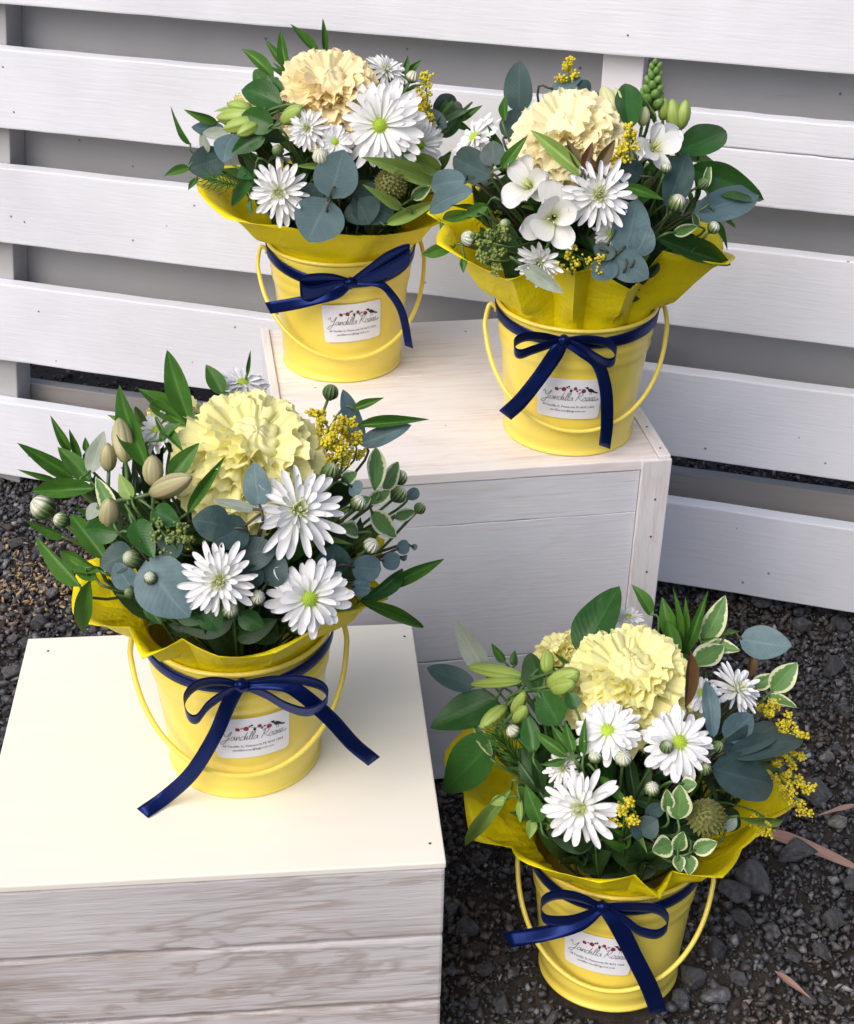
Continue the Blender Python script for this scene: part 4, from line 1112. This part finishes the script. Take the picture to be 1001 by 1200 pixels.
def filler(b, n=26, seed=1):
    r = random.Random(seed); ox, oy, s = b.crop
    foot = b.rim - b.ax * .045
    for i in range(n):
        a = i * 2.39996 + seed; t = (i + .5) / n; el = rad(-26 + 94 * t); k = r.uniform(.55, .78) if el > 0 else r.uniform(.72, .84)
        d_ = Vector((math.cos(a) * math.cos(el), math.sin(a) * math.cos(el), math.sin(el)))
        top = b.C + Vector((d_.x * b.a, d_.y * b.a, d_.z * b.bz)) * k
        e0 = top - b.rim; h0_ = max(.018, e0.dot(b.ax)); rv = e0 - b.ax * e0.dot(b.ax)
        if h0_ < .06 and rv.length > .05 + .55 * h0_: rv = rv.normalized() * (.05 + .55 * h0_)
        top = b.rim + rv + b.ax * h0_
        key = r.choice(['fill', 'fill', 'filllance', 'ruscus'])
        kd = {'fill': 'dark broad-leaved', 'filllance': 'dark narrow-leaved', 'ruscus': 'mid-green glossy'}[key]
        root = thing('leafy_sprig', top, kd + ' filler sprig between flowers ' + b.where, 'leaves', kd + ' filler sprigs ' + b.where)
        pts = catmull([foot + (top - b.C) * .12, (foot + top) / 2 + d_ * .01 - b.ax * .01, top], 5)
        obj('stem', mk('stem', *tube_geo(pts, .0012, 5), M['stem']), root, Matrix.Identity(4))
        made = 0
        for j in range(60):
            if made >= 9: break
            q = pts[min(len(pts) - 1, 3 + made)] if made < 7 else pts[-1]
            if (q - b.rim).dot(b.ax) < .004: q = pts[-1]
            e = Vector((r.gauss(0, 1), r.gauss(0, 1), r.gauss(0, .7))).normalized()
            x = (d_ * .6 + e * .9 + b.ax * .25).normalized(); L = r.uniform(.028, .050) * (1 if j < 30 else .7); wd = L * (r.uniform(.42, .6) if key != 'filllance' else .26)
            nn = (d_ + Vector((r.gauss(0, .4), r.gauss(0, .4), .4))); nn = (nn - x * nn.dot(x)).normalized(); y = nn.cross(x)
            F_ = Matrix((x, y, nn)).transposed().to_4x4(); F_.translation = q
            tip = q + x * L; e2 = tip - b.C; f_ = math.sqrt((e2.x / b.a) ** 2 + (e2.y / b.a) ** 2 + (e2.z / b.bz) ** 2)
            if f_ > .93: continue
            bad = False
            for tt in (.4, .75, 1.0):
                e3 = q + x * (L * tt) - b.rim; hh_ = e3.dot(b.ax); ra = (e3 - b.ax * hh_).length + wd * .25
                if hh_ < .006 or (ra > (.061 if b.key != 'BR' else .053) + .70 * hh_ and hh_ < .06): bad = True
            if bad: continue
            made += 1
            obj('leaf', r.choice(LEAVES[key]), root, F_ @ Matrix.Diagonal((L, wd, L * .8, 1)))

def fresh(b, n=12, seed=1):
    r = random.Random(seed + 50); foot = b.rim - b.ax * .045
    for i in range(n):
        a = i * 2.39996 + seed * 1.3; t = (i + .5) / n; el = rad(0 + 62 * t); k = r.uniform(.74, .90)
        d_ = Vector((math.cos(a) * math.cos(el), math.sin(a) * math.cos(el), math.sin(el)))
        top = b.C + Vector((d_.x * b.a, d_.y * b.a, d_.z * b.bz)) * k
        root = thing('small_leaf_sprig', top, 'slender fresh green pointed-leaf sprig between flowers ' + b.where, 'leaves', 'slender fresh sprigs ' + b.where)
        pts = inside(b, catmull([top, (foot + top) / 2 + d_ * .012 - b.ax * .01, foot + (top - b.C) * .12], 5), 0)
        obj('stem', mk('stem', *tube_geo(pts, .0009, 5), M['stem']), root, Matrix.Identity(4))
        for j in range(10):
            q = pts[min(j // 2, 3)]; x = (d_ * .75 + Vector((r.gauss(0, .75), r.gauss(0, .75), r.gauss(.25, .5)))).normalized()
            L = r.uniform(.020, .036); wd = L * r.uniform(.20, .34)
            e3 = q + x * L - b.rim; h3 = e3.dot(b.ax)
            if h3 < .07 and (e3 - b.ax * h3).length > .052 + .62 * h3: continue
            nn = d_ + Vector((r.gauss(0, .4), r.gauss(0, .4), .3)); nn = (nn - x * nn.dot(x)).normalized(); y = nn.cross(x)
            F_ = Matrix((x, y, nn)).transposed().to_4x4(); F_.translation = q
            obj('leaf', r.choice(LEAVES['lance' if r.random() < .75 else 'lime']), root, F_ @ Matrix.Diagonal((L, wd, L * .8, 1)))

# ------------------------------------------------------------------ bouquet on the tall box, lopsided bow
b = BL
carnation(b, 512, 190, 300, 'c_peach', 'large peach carnation crowning the flowers', (0, .25))
carnation(b, 225, 270, 95, 'c_cream', 'small half-hidden cream carnation behind lime buds', (-.4, .1), .88, 30)
chrys(b, 365, 538, 205, 'spidery white chrysanthemum over the paper edge', 'spider', (-.1, -.1))
chrys(b, 675, 335, 290, 'biggest fullest white chrysanthemum with green centre', 'full', (-.35, -.15), 1.04)
chrys(b, 690, 165, 135, 'white chrysanthemum behind the peach carnation', 'spider', (.2, .35), .94)
chrys(b, 448, 345, 135, 'small white chrysanthemum with yellow centre under carnation', 'spider', (0, 0), 1.06)
chrys(b, 535, 385, 115, 'white chrysanthemum squeezed above the blue-grey leaf', 'daisy', (0, -.1), 1.0)
chrys(b, 790, 395, 200, 'white chrysanthemum partly under lime leaves', 'full', (.3, -.1), .98)
for x, y, r_ in ((490, 430, 26), (358, 412, 19), (772, 185, 19)): bud(b, x, y, r_)
lily_buds(b, 'cluster of lime green lily buds', 'abud_lime', [(285, 300, 175, 310, 60), (290, 320, 195, 345, 56), (280, 285, 205, 270, 50), (300, 330, 235, 362, 46)])
lily_buds(b, 'single plump lime bud beside the carnation', 'abud_lime', [(370, 325, 430, 280, 58)])
panicle(b, 'upright yellow goldenrod spray', [(810, 330, 812, 165, 62), (830, 350, 800, 240, 40)])
sprig(b, 'euc', 'pair of blue-grey eucalyptus leaves at the front', [(520, 560, 562, 408, 128), (515, 562, 450, 695, 150)], (1.04, 1.12))
sprig(b, 'eucdark', 'big dark eucalyptus leaves behind the front pair', [(590, 540, 715, 620, 120), (500, 560, 410, 560, 90), (600, 560, 640, 640, 110)], (.95, 1.0))
sprig(b, 'eucdark', 'round eucalyptus leaves beside the lime buds', [(190, 430, 80, 470, 95), (225, 360, 190, 450, 80, 'euc'), (195, 350, 90, 340, 45, 'euc'), (210, 365, 120, 360, 40, 'palegrey'), (140, 420, 120, 350, 36, 'palegrey')])
sprig(b, 'eucdark', 'dark round eucalyptus leaf beside the goldenrod', [(835, 300, 910, 255, 75), (800, 300, 880, 340, 60)])
sprig(b, 'lance', 'pointed green leaves rising behind the carnation', [(388, 180, 366, 42, 36), (385, 160, 318, 68, 26), (505, 110, 496, 2, 22), (480, 110, 395, 20, 36), (345, 190, 245, 98, 42), (330, 220, 282, 165, 50)], (.9, .98))
sprig(b, 'lance', 'short pointed leaves near the back bud', [(740, 185, 758, 118, 20), (752, 175, 802, 132, 24), (725, 230, 705, 185, 22)], (.9, .98))
sprig(b, 'lance', 'thin curling leaves reaching towards the fence', [(90, 395, 26, 272, 24), (170, 325, 66, 285, 32), (85, 465, 5, 492, 30), (110, 500, 80, 535, 20)], (.95, 1.05))
sprig(b, 'ruscus', 'dark broad leaves folded over the lime buds', [(370, 270, 245, 225, 85), (345, 345, 245, 300, 80), (360, 250, 325, 180, 60), (320, 360, 215, 420, 60)], (.98, 1.08))
sprig(b, 'lime', 'long lime leaves sweeping beside white chrysanthemum', [(840, 515, 612, 432, 62), (858, 480, 715, 408, 56), (690, 640, 860, 562, 44), (740, 590, 618, 515, 34), (770, 560, 830, 520, 40, 'varieg')], (1.04, 1.1))
sprig(b, 'lance', 'pointed leaves crossing towards the neighbouring bouquet', [(915, 320, 990, 272, 26), (930, 285, 840, 335, 42, 'ruscus'), (885, 318, 960, 355, 26), (845, 320, 892, 248, 34), (860, 370, 930, 300, 44, 'ruscus')], (.92, 1.0))
sprig(b, 'ruscus', 'dark pointed leaves beside spidery chrysanthemum', [(290, 470, 215, 585, 40), (270, 560, 278, 612, 20), (240, 470, 285, 500, 36)], (1.0, 1.06))
seedhead(b, 705, 515, 62, 'brownish olive seed head beside lime leaves')
tuft(b, 235, 520, 140, 500, 'feathery green needle sprig at the paper edge')
filler(b, 27, 1)
fresh(b, 13, 1)

# ------------------------------------------------------------------ bouquet on the tall box, even bow
b = BRt
carnation(b, 422, 205, 300, 'c_cream', 'large cream carnation crowning the flowers', (-.05, .2))
freesia(b, 312, 378, 165, 'white freesia just below the cream carnation', (-.2, .2))
freesia(b, 385, 480, 190, 'white freesia with the widest open petals', (.1, -.1), 1.1)
freesia(b, 682, 270, 155, 'white freesia beside yellow goldenrod', (.1, .1))
chrys(b, 517, 412, 225, 'large spidery white chrysanthemum with green-cream heart', 'spider', (.1, 0), 1.1)
chrys(b, 350, 600, 150, 'half-open white chrysanthemum drooping over the paper', 'spider', (-.2, -.5), 1.04, sweep=.35)
chrys(b, 548, 520, 100, 'small white chrysanthemum hidden under the spidery one', 'daisy', (.1, -.3), .98)
chrys(b, 165, 250, 185, 'white chrysanthemum turned edge-on beside the carnation', 'daisy', (-.5, .55), .98)
panicle(b, 'yellow goldenrod tip above the cream carnation', [(435, 110, 432, 20, 66)], k=.95)
panicle(b, 'bright yellow goldenrod spray beside the freesia', [(590, 320, 610, 215, 90), (560, 340, 590, 280, 60)])
panicle(b, 'unopened green goldenrod low over the paper', [(260, 560, 150, 530, 90), (250, 600, 170, 590, 80), (220, 540, 250, 500, 60)], 'solidgreen', dot=.0014)
panicle(b, 'small goldenrod spray beside drooping chrysanthemum', [(440, 640, 435, 560, 70), (480, 620, 530, 590, 50)], 'solid', dot=.0013, n=60)
# green spike of tight buds
p0 = on(b, 662, 170, .92); p1 = on(b, 682, 32, .98)
rt = thing('snapdragon_spike', p0, 'upright green snapdragon spike of tight buds ' + b.where, 'snapdragon', 'floret sprays')
ax_ = (p1 - p0); L_ = ax_.length; ax_.normalize(); e1 = ax_.orthogonal().normalized(); e2 = ax_.cross(e1)
for i in range(26):
    t = i / 26; an = i * 2.4; sz = .0125 * (1 - .55 * t); o_ = e1 * math.cos(an) + e2 * math.sin(an)
    obj('bud', SNAP, rt, frame(p0 + ax_ * (L_ * t) + o_ * .003 * (1 - t * .6), ax_ * .75 + o_ * .8 * (1 - t * .5), an) @ Matrix.Diagonal((sz, sz, sz, 1)))
stem(rt, b, p1 - ax_ * .004, ax_, .0014)
lily_buds(b, 'cream and lime lily buds behind the carnation', 'abud_cream', [(565, 190, 530, 105, 58), (580, 200, 566, 110, 46), (640, 215, 650, 160, 40)], .96)
lily_buds(b, 'pale lime lily buds below the snapdragon spike', 'abud_lime', [(735, 235, 728, 140, 52), (750, 225, 768, 142, 46), (700, 200, 705, 135, 36)], .97)
sprig(b, 'eucdark', 'tall dark eucalyptus leaves behind the carnation', [(290, 175, 290, 26, 84), (255, 250, 275, 165, 60), (380, 110, 470, 75, 50, 'euc'), (490, 120, 455, 85, 40)], (.92, .98))
sprig(b, 'euc', 'round eucalyptus leaves facing the neighbouring bouquet', [(215, 360, 100, 305, 95, 'eucdark'), (140, 370, 38, 392, 72), (160, 400, 32, 462, 62), (215, 330, 215, 255, 70, 'eucdark')], (1.02, 1.08))
sprig(b, 'euc', 'large blue-grey eucalyptus leaves hanging over the paper', [(595, 590, 628, 420, 105), (620, 585, 660, 495, 70), (555, 588, 660, 650, 85), (560, 590, 500, 650, 75), (545, 550, 520, 600, 60, 'eucdark')], (1.05, 1.1))
sprig(b, 'eucdark', 'slate eucalyptus leaves beside the small buds', [(712, 450, 772, 290, 82), (785, 465, 978, 398, 88, 'euc'), (640, 360, 580, 320, 62), (800, 330, 850, 420, 80)], (.98, 1.06))
sprig(b, 'ruscus', 'broad glossy leaves fanning towards fence', [(738, 288, 882, 228, 92), (765, 335, 990, 425, 90), (605, 225, 592, 92, 76), (665, 530, 895, 612, 62), (745, 300, 860, 330, 50, 'lime')], (.96, 1.06))
sprig(b, 'lime', 'lime pointed leaves crossing the cream carnation', [(478, 360, 320, 224, 48), (240, 335, 315, 240, 38, 'lance'), (590, 385, 705, 425, 32, 'lance'), (300, 612, 418, 692, 50, 'palegrey')], (1.1, 1.16))
sprig(b, 'redtip', 'red-tipped young leaves on the cream carnation', [(462, 335, 424, 250, 30), (475, 340, 500, 258, 32), (510, 330, 565, 250, 36), (520, 350, 492, 300, 20)], (1.12, 1.18))
sprig(b, 'lance', 'small green leaves at the paper edge', [(105, 560, 12, 582, 40), (135, 590, 130, 635, 24), (80, 520, 62, 480, 20), (250, 205, 252, 125, 30), (170, 470, 70, 480, 36), (200, 440, 130, 470, 40)], (1.0, 1.05))
sprig(b, 'varieg', 'curled variegated leaves around the slate leaves', [(820, 395, 835, 320, 26), (800, 500, 785, 460, 24), (840, 480, 885, 570, 26, 'lance'), (870, 470, 910, 505, 18), (830, 440, 880, 405, 24), (730, 520, 800, 500, 36)], (1.02, 1.08))
for x, y, r_ in ((710, 335, 16), (815, 380, 17), (740, 435, 26), (250, 497, 18), (145, 535, 22), (845, 505, 18)): bud(b, x, y, r_)
filler(b, 27, 2)
fresh(b, 13, 2)

# ------------------------------------------------------------------ bouquet on the cream-topped crate
b = FL
carnation(b, 560, 205, 312, 'c_lemon', 'large lemon carnation crowning the flowers', (.05, .15), n=58)
carnation(b, 345, 130, 120, 'c_lemon', 'half-hidden lemon carnation behind tall leaves', (-.3, .3), .9, 34)
chrys(b, 330, 190, 130, 'white chrysanthemum behind the pink lily buds', 'daisy', (-.3, .3), .92)
chrys(b, 530, 80, 135, 'white chrysanthemum peeking behind the lemon carnation', 'daisy', (.1, .4), .92)
chrys(b, 657, 378, 235, 'white chrysanthemum nearest below the lemon carnation', 'spider', (.05, .1), 1.1)
chrys(b, 476, 540, 195, 'white chrysanthemum beside the slate leaf', 'spider', (-.1, -.05), 1.1)
chrys(b, 685, 582, 205, 'white daisy chrysanthemum with bright green centre', 'daisy', (-.05, -.05), 1.08)
for x, y, r_ in ((830, 460, 19), (565, 580, 17), (500, 608, 22), (270, 490, 22), (313, 535, 16), (265, 570, 14), (105, 400, 19), (62, 370, 30), (735, 100, 19), (800, 360, 19), (735, 285, 21), (945, 372, 14), (898, 300, 18), (895, 340, 20)): bud(b, x, y, r_)
lily_buds(b, 'pink-striped lily buds standing upright', 'abud_pink', [(255, 265, 240, 165, 58), (320, 320, 318, 250, 54), (312, 338, 405, 300, 58), (215, 285, 212, 222, 46), (215, 415, 218, 352, 56)])
panicle(b, 'golden yellow goldenrod beside the lemon carnation', [(770, 270, 700, 140, 90), (790, 260, 770, 160, 80), (760, 280, 730, 200, 80)], n=300)
panicle(b, 'olive goldenrod above white chrysanthemum', [(390, 480, 325, 410, 90), (380, 470, 390, 410, 60)], 'solidgreen', n=120)
sprig(b, 'euc', 'blue-grey eucalyptus leaves beside the goldenrod', [(805, 222, 764, 92, 58), (805, 222, 926, 176, 44)], (.98, 1.04))
sprig(b, 'euc', 'eucalyptus leaves under the lemon carnation', [(570, 370, 556, 262, 62), (560, 376, 460, 352, 26, 'palegrey'), (500, 420, 410, 400, 80, 'eucdark'), (540, 410, 460, 450, 80, 'eucdark')], (1.06, 1.12))
sprig(b, 'euc', 'large slate eucalyptus leaves beside front chrysanthemum', [(305, 490, 405, 628, 125), (270, 470, 195, 510, 70, 'eucdark'), (330, 470, 390, 450, 60, 'eucdark'), (270, 560, 230, 500, 60)], (1.04, 1.08))
sprig(b, 'eucdark', 'rounded slate leaves between the three chrysanthemums', [(510, 490, 610, 465, 75), (585, 550, 630, 490, 60), (560, 560, 530, 500, 60), (740, 530, 745, 455, 80)], (1.0, 1.05))
sprig(b, 'round', 'small round eucalyptus leaves on a trailing tip', [(785, 510, 855, 515, 62), (785, 555, 830, 560, 40), (855, 495, 900, 492, 40), (890, 468, 920, 455, 32), (900, 490, 915, 488, 14), (925, 462, 940, 462, 14), (780, 320, 810, 330, 40)], (1.04, 1.1))
sprig(b, 'varieg', 'small green leaves edged cream beside the goldenrod', [(838, 330, 842, 228, 46), (860, 330, 895, 262, 42), (760, 310, 798, 288, 34), (830, 380, 890, 440, 50), (800, 430, 750, 415, 40), (820, 360, 875, 330, 36), (780, 370, 830, 345, 36), (885, 395, 935, 378, 30), (915, 350, 940, 325, 30, 'round')], (1.02, 1.08))
sprig(b, 'lance', 'tall pointed leaves behind the lemon carnation', [(408, 175, 352, 0, 58), (485, 105, 443, 34, 44), (405, 165, 283, 90, 48), (400, 180, 310, 130, 36), (540, 60, 548, 0, 10)], (.94, 1.0))
sprig(b, 'lance', 'tall blade leaf among the pink lily buds', [(310, 285, 240, 82, 62), (360, 300, 428, 218, 48), (400, 385, 490, 248, 28), (335, 215, 390, 170, 30), (345, 190, 390, 240, 30)], (1.0, 1.06))
sprig(b, 'lance', 'long narrow leaves reaching over the gravel', [(135, 300, 0, 218, 40), (175, 310, 95, 228, 46), (185, 325, 34, 332, 48), (125, 240, 78, 153, 24), (150, 260, 122, 185, 20), (90, 305, 0, 280, 16), (165, 240, 160, 205, 18)], (.98, 1.04))
sprig(b, 'lance', 'drooping narrow leaves over the gravel-side paper', [(150, 555, 42, 438, 42), (172, 540, 155, 665, 44), (210, 495, 125, 385, 50), (110, 440, 20, 400, 26), (200, 520, 100, 470, 40), (190, 540, 120, 490, 36)], (.98, 1.04))
sprig(b, 'lance', 'narrow leaves pointing past the goldenrod', [(800, 178, 968, 163, 28), (788, 140, 862, 112, 22)], (.95, 1.0))
sprig(b, 'ruscus', 'dark narrow leaves reaching over the crate edge', [(855, 562, 1003, 490, 34, 'lance'), (800, 588, 955, 652, 34, 'lance'), (800, 592, 905, 512, 38)], (.98, 1.06))
sprig(b, 'ruscus', 'broad green leaves below the pink lily buds', [(278, 400, 322, 490, 60), (320, 375, 385, 410, 55), (240, 430, 160, 420, 60), (230, 400, 185, 300, 40, 'varieg'), (270, 350, 240, 290, 40, 'lime'), (195, 360, 165, 400, 40, 'palegrey'), (170, 290, 205, 190, 44, 'palegrey')], (1.02, 1.08))
sprig(b, 'ruscus', 'dark leaf hanging at the front paper edge', [(370, 610, 440, 640, 50), (300, 590, 340, 645, 30), (440, 610, 475, 660, 60), (520, 620, 580, 650, 50)], (.98, 1.02))
filler(b, 27, 3)
fresh(b, 13, 3)

# ------------------------------------------------------------------ bouquet on the gravel
b = GR
carnation(b, 520, 215, 308, 'c_lemon', 'large lemon carnation crowning the flowers', (.0, .15), n=58)
carnation(b, 330, 168, 165, 'c_lemon', 'smaller lemon carnation behind broad dark leaf', (-.2, .35), .92, 44)
chrys(b, 395, 580, 215, 'large spidery white chrysanthemum over the paper', 'spider', (-.15, -.1), 1.08)
chrys(b, 462, 385, 180, 'white daisy chrysanthemum directly under lemon carnation', 'daisy', (-.05, .25), 1.06)
chrys(b, 642, 415, 205, 'white daisy chrysanthemum with a bud in front', 'daisy', (.1, .1), 1.06)
chrys(b, 790, 280, 155, 'spidery cream-hearted chrysanthemum beside variegated leaves', 'spider', (.25, .25), 1.04)
chrys(b, 700, 290, 115, 'small white chrysanthemum tucked beside lemon carnation', 'daisy', (.1, .2), 1.0)
chrys(b, 515, 95, 90, 'white chrysanthemum mostly hidden behind lemon carnation', 'daisy', (0, .4), .88)
chrys(b, 350, 480, 110, 'white chrysanthemum under the bright leaf tuft', 'spider', (-.2, .1), .98)
for x, y, r_ in ((222, 387, 19), (612, 425, 18), (502, 455, 22), (430, 450, 18), (575, 532, 20), (710, 480, 18), (742, 425, 16)): bud(b, x, y, r_, 1.12 if x in (612, 502) else 1.07)
lily_buds(b, 'lime lily buds beside the smaller carnation', 'abud_lime', [(250, 245, 112, 222, 44), (245, 258, 118, 265, 34), (310, 270, 385, 235, 62), (320, 280, 375, 262, 50), (308, 240, 308, 180, 42)])
lily_buds(b, 'lime lily buds above the paper flap', 'abud_lime', [(205, 320, 140, 375, 46), (220, 340, 250, 288, 36), (225, 360, 255, 325, 40)])
panicle(b, 'arching yellow goldenrod plumes over the gravel', [(850, 340, 900, 310, 46), (865, 400, 970, 390, 60), (860, 460, 960, 450, 60), (870, 480, 985, 535, 60), (880, 500, 975, 600, 50), (840, 590, 870, 650, 40), (870, 420, 930, 345, 60)], n=200, k=1.02)
panicle(b, 'small yellow goldenrod beside spidery chrysanthemum', [(500, 640, 508, 565, 95)], n=320)
seedhead(b, 712, 605, 60, 'olive green seed head beside variegated leaves', 1.02)
sprig(b, 'ruscus', 'broad dark leaf behind the lemon carnation', [(392, 195, 492, 15, 110), (625, 150, 600, 42, 46, 'lance'), (572, 90, 522, 10, 36, 'lance')], (.92, .98))
sprig(b, 'ruscus', 'broad glossy leaves reaching past the crate', [(182, 300, 8, 378, 95), (175, 400, 42, 540, 118), (122, 272, 0, 222, 58, 'eucdark'), (150, 235, 70, 98, 62, 'palegrey'), (200, 210, 165, 160, 24, 'lance'), (225, 220, 225, 178, 24)], (.98, 1.05))
sprig(b, 'ruscus', 'dark leaves between the lime buds', [(290, 290, 265, 185, 60), (340, 370, 290, 280, 80), (275, 440, 255, 340, 50), (380, 330, 360, 280, 40), (170, 450, 120, 360, 30, 'varieg')], (1.0, 1.06))
sprig(b, 'lance', 'tuft of narrow leaves behind the lemon carnation', [(640, 190, 628, 18, 20), (650, 190, 660, 42, 22), (660, 190, 718, 25, 30), (665, 180, 690, 80, 26), (690, 150, 800, 130, 22), (640, 200, 610, 100, 36)], (.94, 1.0))
sprig(b, 'varieg', 'large cream-edged leaves beside the narrow leaf tuft', [(702, 162, 762, 38, 58), (682, 218, 758, 165, 62), (720, 160, 800, 180, 36), (880, 282, 946, 210, 62), (830, 270, 890, 240, 40), (870, 295, 945, 325, 36), (665, 170, 705, 90, 30)], (.98, 1.04))
sprig(b, 'euc', 'flat grey-green eucalyptus leaf hanging over the gravel', [(798, 150, 932, 168, 84)], (1.0, 1.06))
sprig(b, 'eucdark', 'dark slate eucalyptus leaves above the goldenrod', [(740, 440, 892, 368, 66), (765, 445, 962, 405, 66), (725, 480, 885, 522, 115), (762, 408, 832, 342, 72, 'euc'), (728, 405, 712, 255, 42, 'euc')], (1.02, 1.06))
sprig(b, 'varieg', 'small cream-edged leaves trailing over the paper', [(640, 610, 645, 520, 62), (612, 590, 612, 532, 36), (625, 670, 575, 690, 56), (640, 690, 655, 640, 40), (668, 700, 670, 752, 44), (680, 690, 742, 668, 44), (650, 520, 690, 520, 40), (640, 700, 648, 745, 34)], (1.06, 1.12))
sprig(b, 'eucdark', 'dark leaves low beside the small goldenrod', [(540, 640, 590, 610, 60), (560, 600, 610, 570, 40), (560, 650, 520, 610, 50), (330, 620, 320, 570, 40, 'lance')], (.98, 1.02))
sprig(b, 'lance', 'bright green leaf tuft above spidery chrysanthemum', [(360, 450, 272, 384, 34), (365, 440, 318, 370, 32), (375, 440, 352, 358, 30), (402, 445, 406, 348, 24), (355, 460, 290, 470, 22)], (1.06, 1.14))
sprig(b, 'lime', 'thin drooping leaves over the paper flap', [(218, 530, 98, 678, 40), (292, 618, 252, 520, 50, 'lance'), (440, 500, 535, 595, 26, 'lance'), (205, 560, 160, 570, 30), (270, 610, 262, 660, 30), (240, 560, 240, 620, 20)], (1.02, 1.08))
sprig(b, 'lime', 'slim pale leaves at the goldenrod foot', [(795, 605, 908, 612, 22), (760, 640, 790, 600, 30, 'palegrey')], (1.0, 1.04))
sprig(b, 'redtip', 'brownish upright leaves beside the lemon carnation', [(660, 325, 672, 178, 36), (820, 250, 835, 170, 30)], (1.08, 1.12))
tuft(b, 240, 470, 190, 400, 'feathery needle sprig above the paper flap')
filler(b, 27, 4)
fresh(b, 13, 4)

# ------------------------------------------------------------------ small things on the gravel
def fallen(px0, py0, px1, py1, w_, label, key='dry'):
    a, c = ground_at(px0, py0), ground_at(px1, py1); x = (c - a); L = x.length; x.normalize(); n = Vector((0, 0, 1)); y = n.cross(x)
    F_ = Matrix((x, y, n)).transposed().to_4x4(); F_.translation = a + Vector((0, 0, .013))
    me = leaf_mesh('lance', key, .08, .10, 900 + int(px0))
    o = obj('dry_leaf', me, None, F_ @ Matrix.Rotation(.2, 4, 'X') @ Matrix.Diagonal((L, w_, L * .6, 1)), label, 'dry leaf', 'dry leaves on the gravel')
fallen(890, 985, 1012, 1034, .013, 'long pinkish dry gum leaf lying on the gravel')
fallen(905, 1150, 950, 1185, .006, 'short narrow dry leaf on the bare gravel')
fallen(1004, 955, 955, 968, .005, 'pale curled straw-like leaf on the gravel')
for s_ in (.185, .195, -.50):
    for z_ in (zz[0] + .02, zz[0] + .07, zz[2] + .02, zz[1] - .02, zz[4] + .03, zz[5] - .03, zz[8] + .03):
        if random.random() < .75: obj('nail', nail_me, fence, fence_M(s_ + random.uniform(-.006, .006), 0, z_) @ Matrix.Rotation(math.pi / 2, 4, 'X'))
for x_, y_ in ((-.008, BOX1[3] - .02), (-.010, .02), (-BOX1[2] + .02, BOX1[3] - .02)): obj('nail', nail_me, c1, B1 @ Matrix.Translation((x_, y_, BOX1[4])))
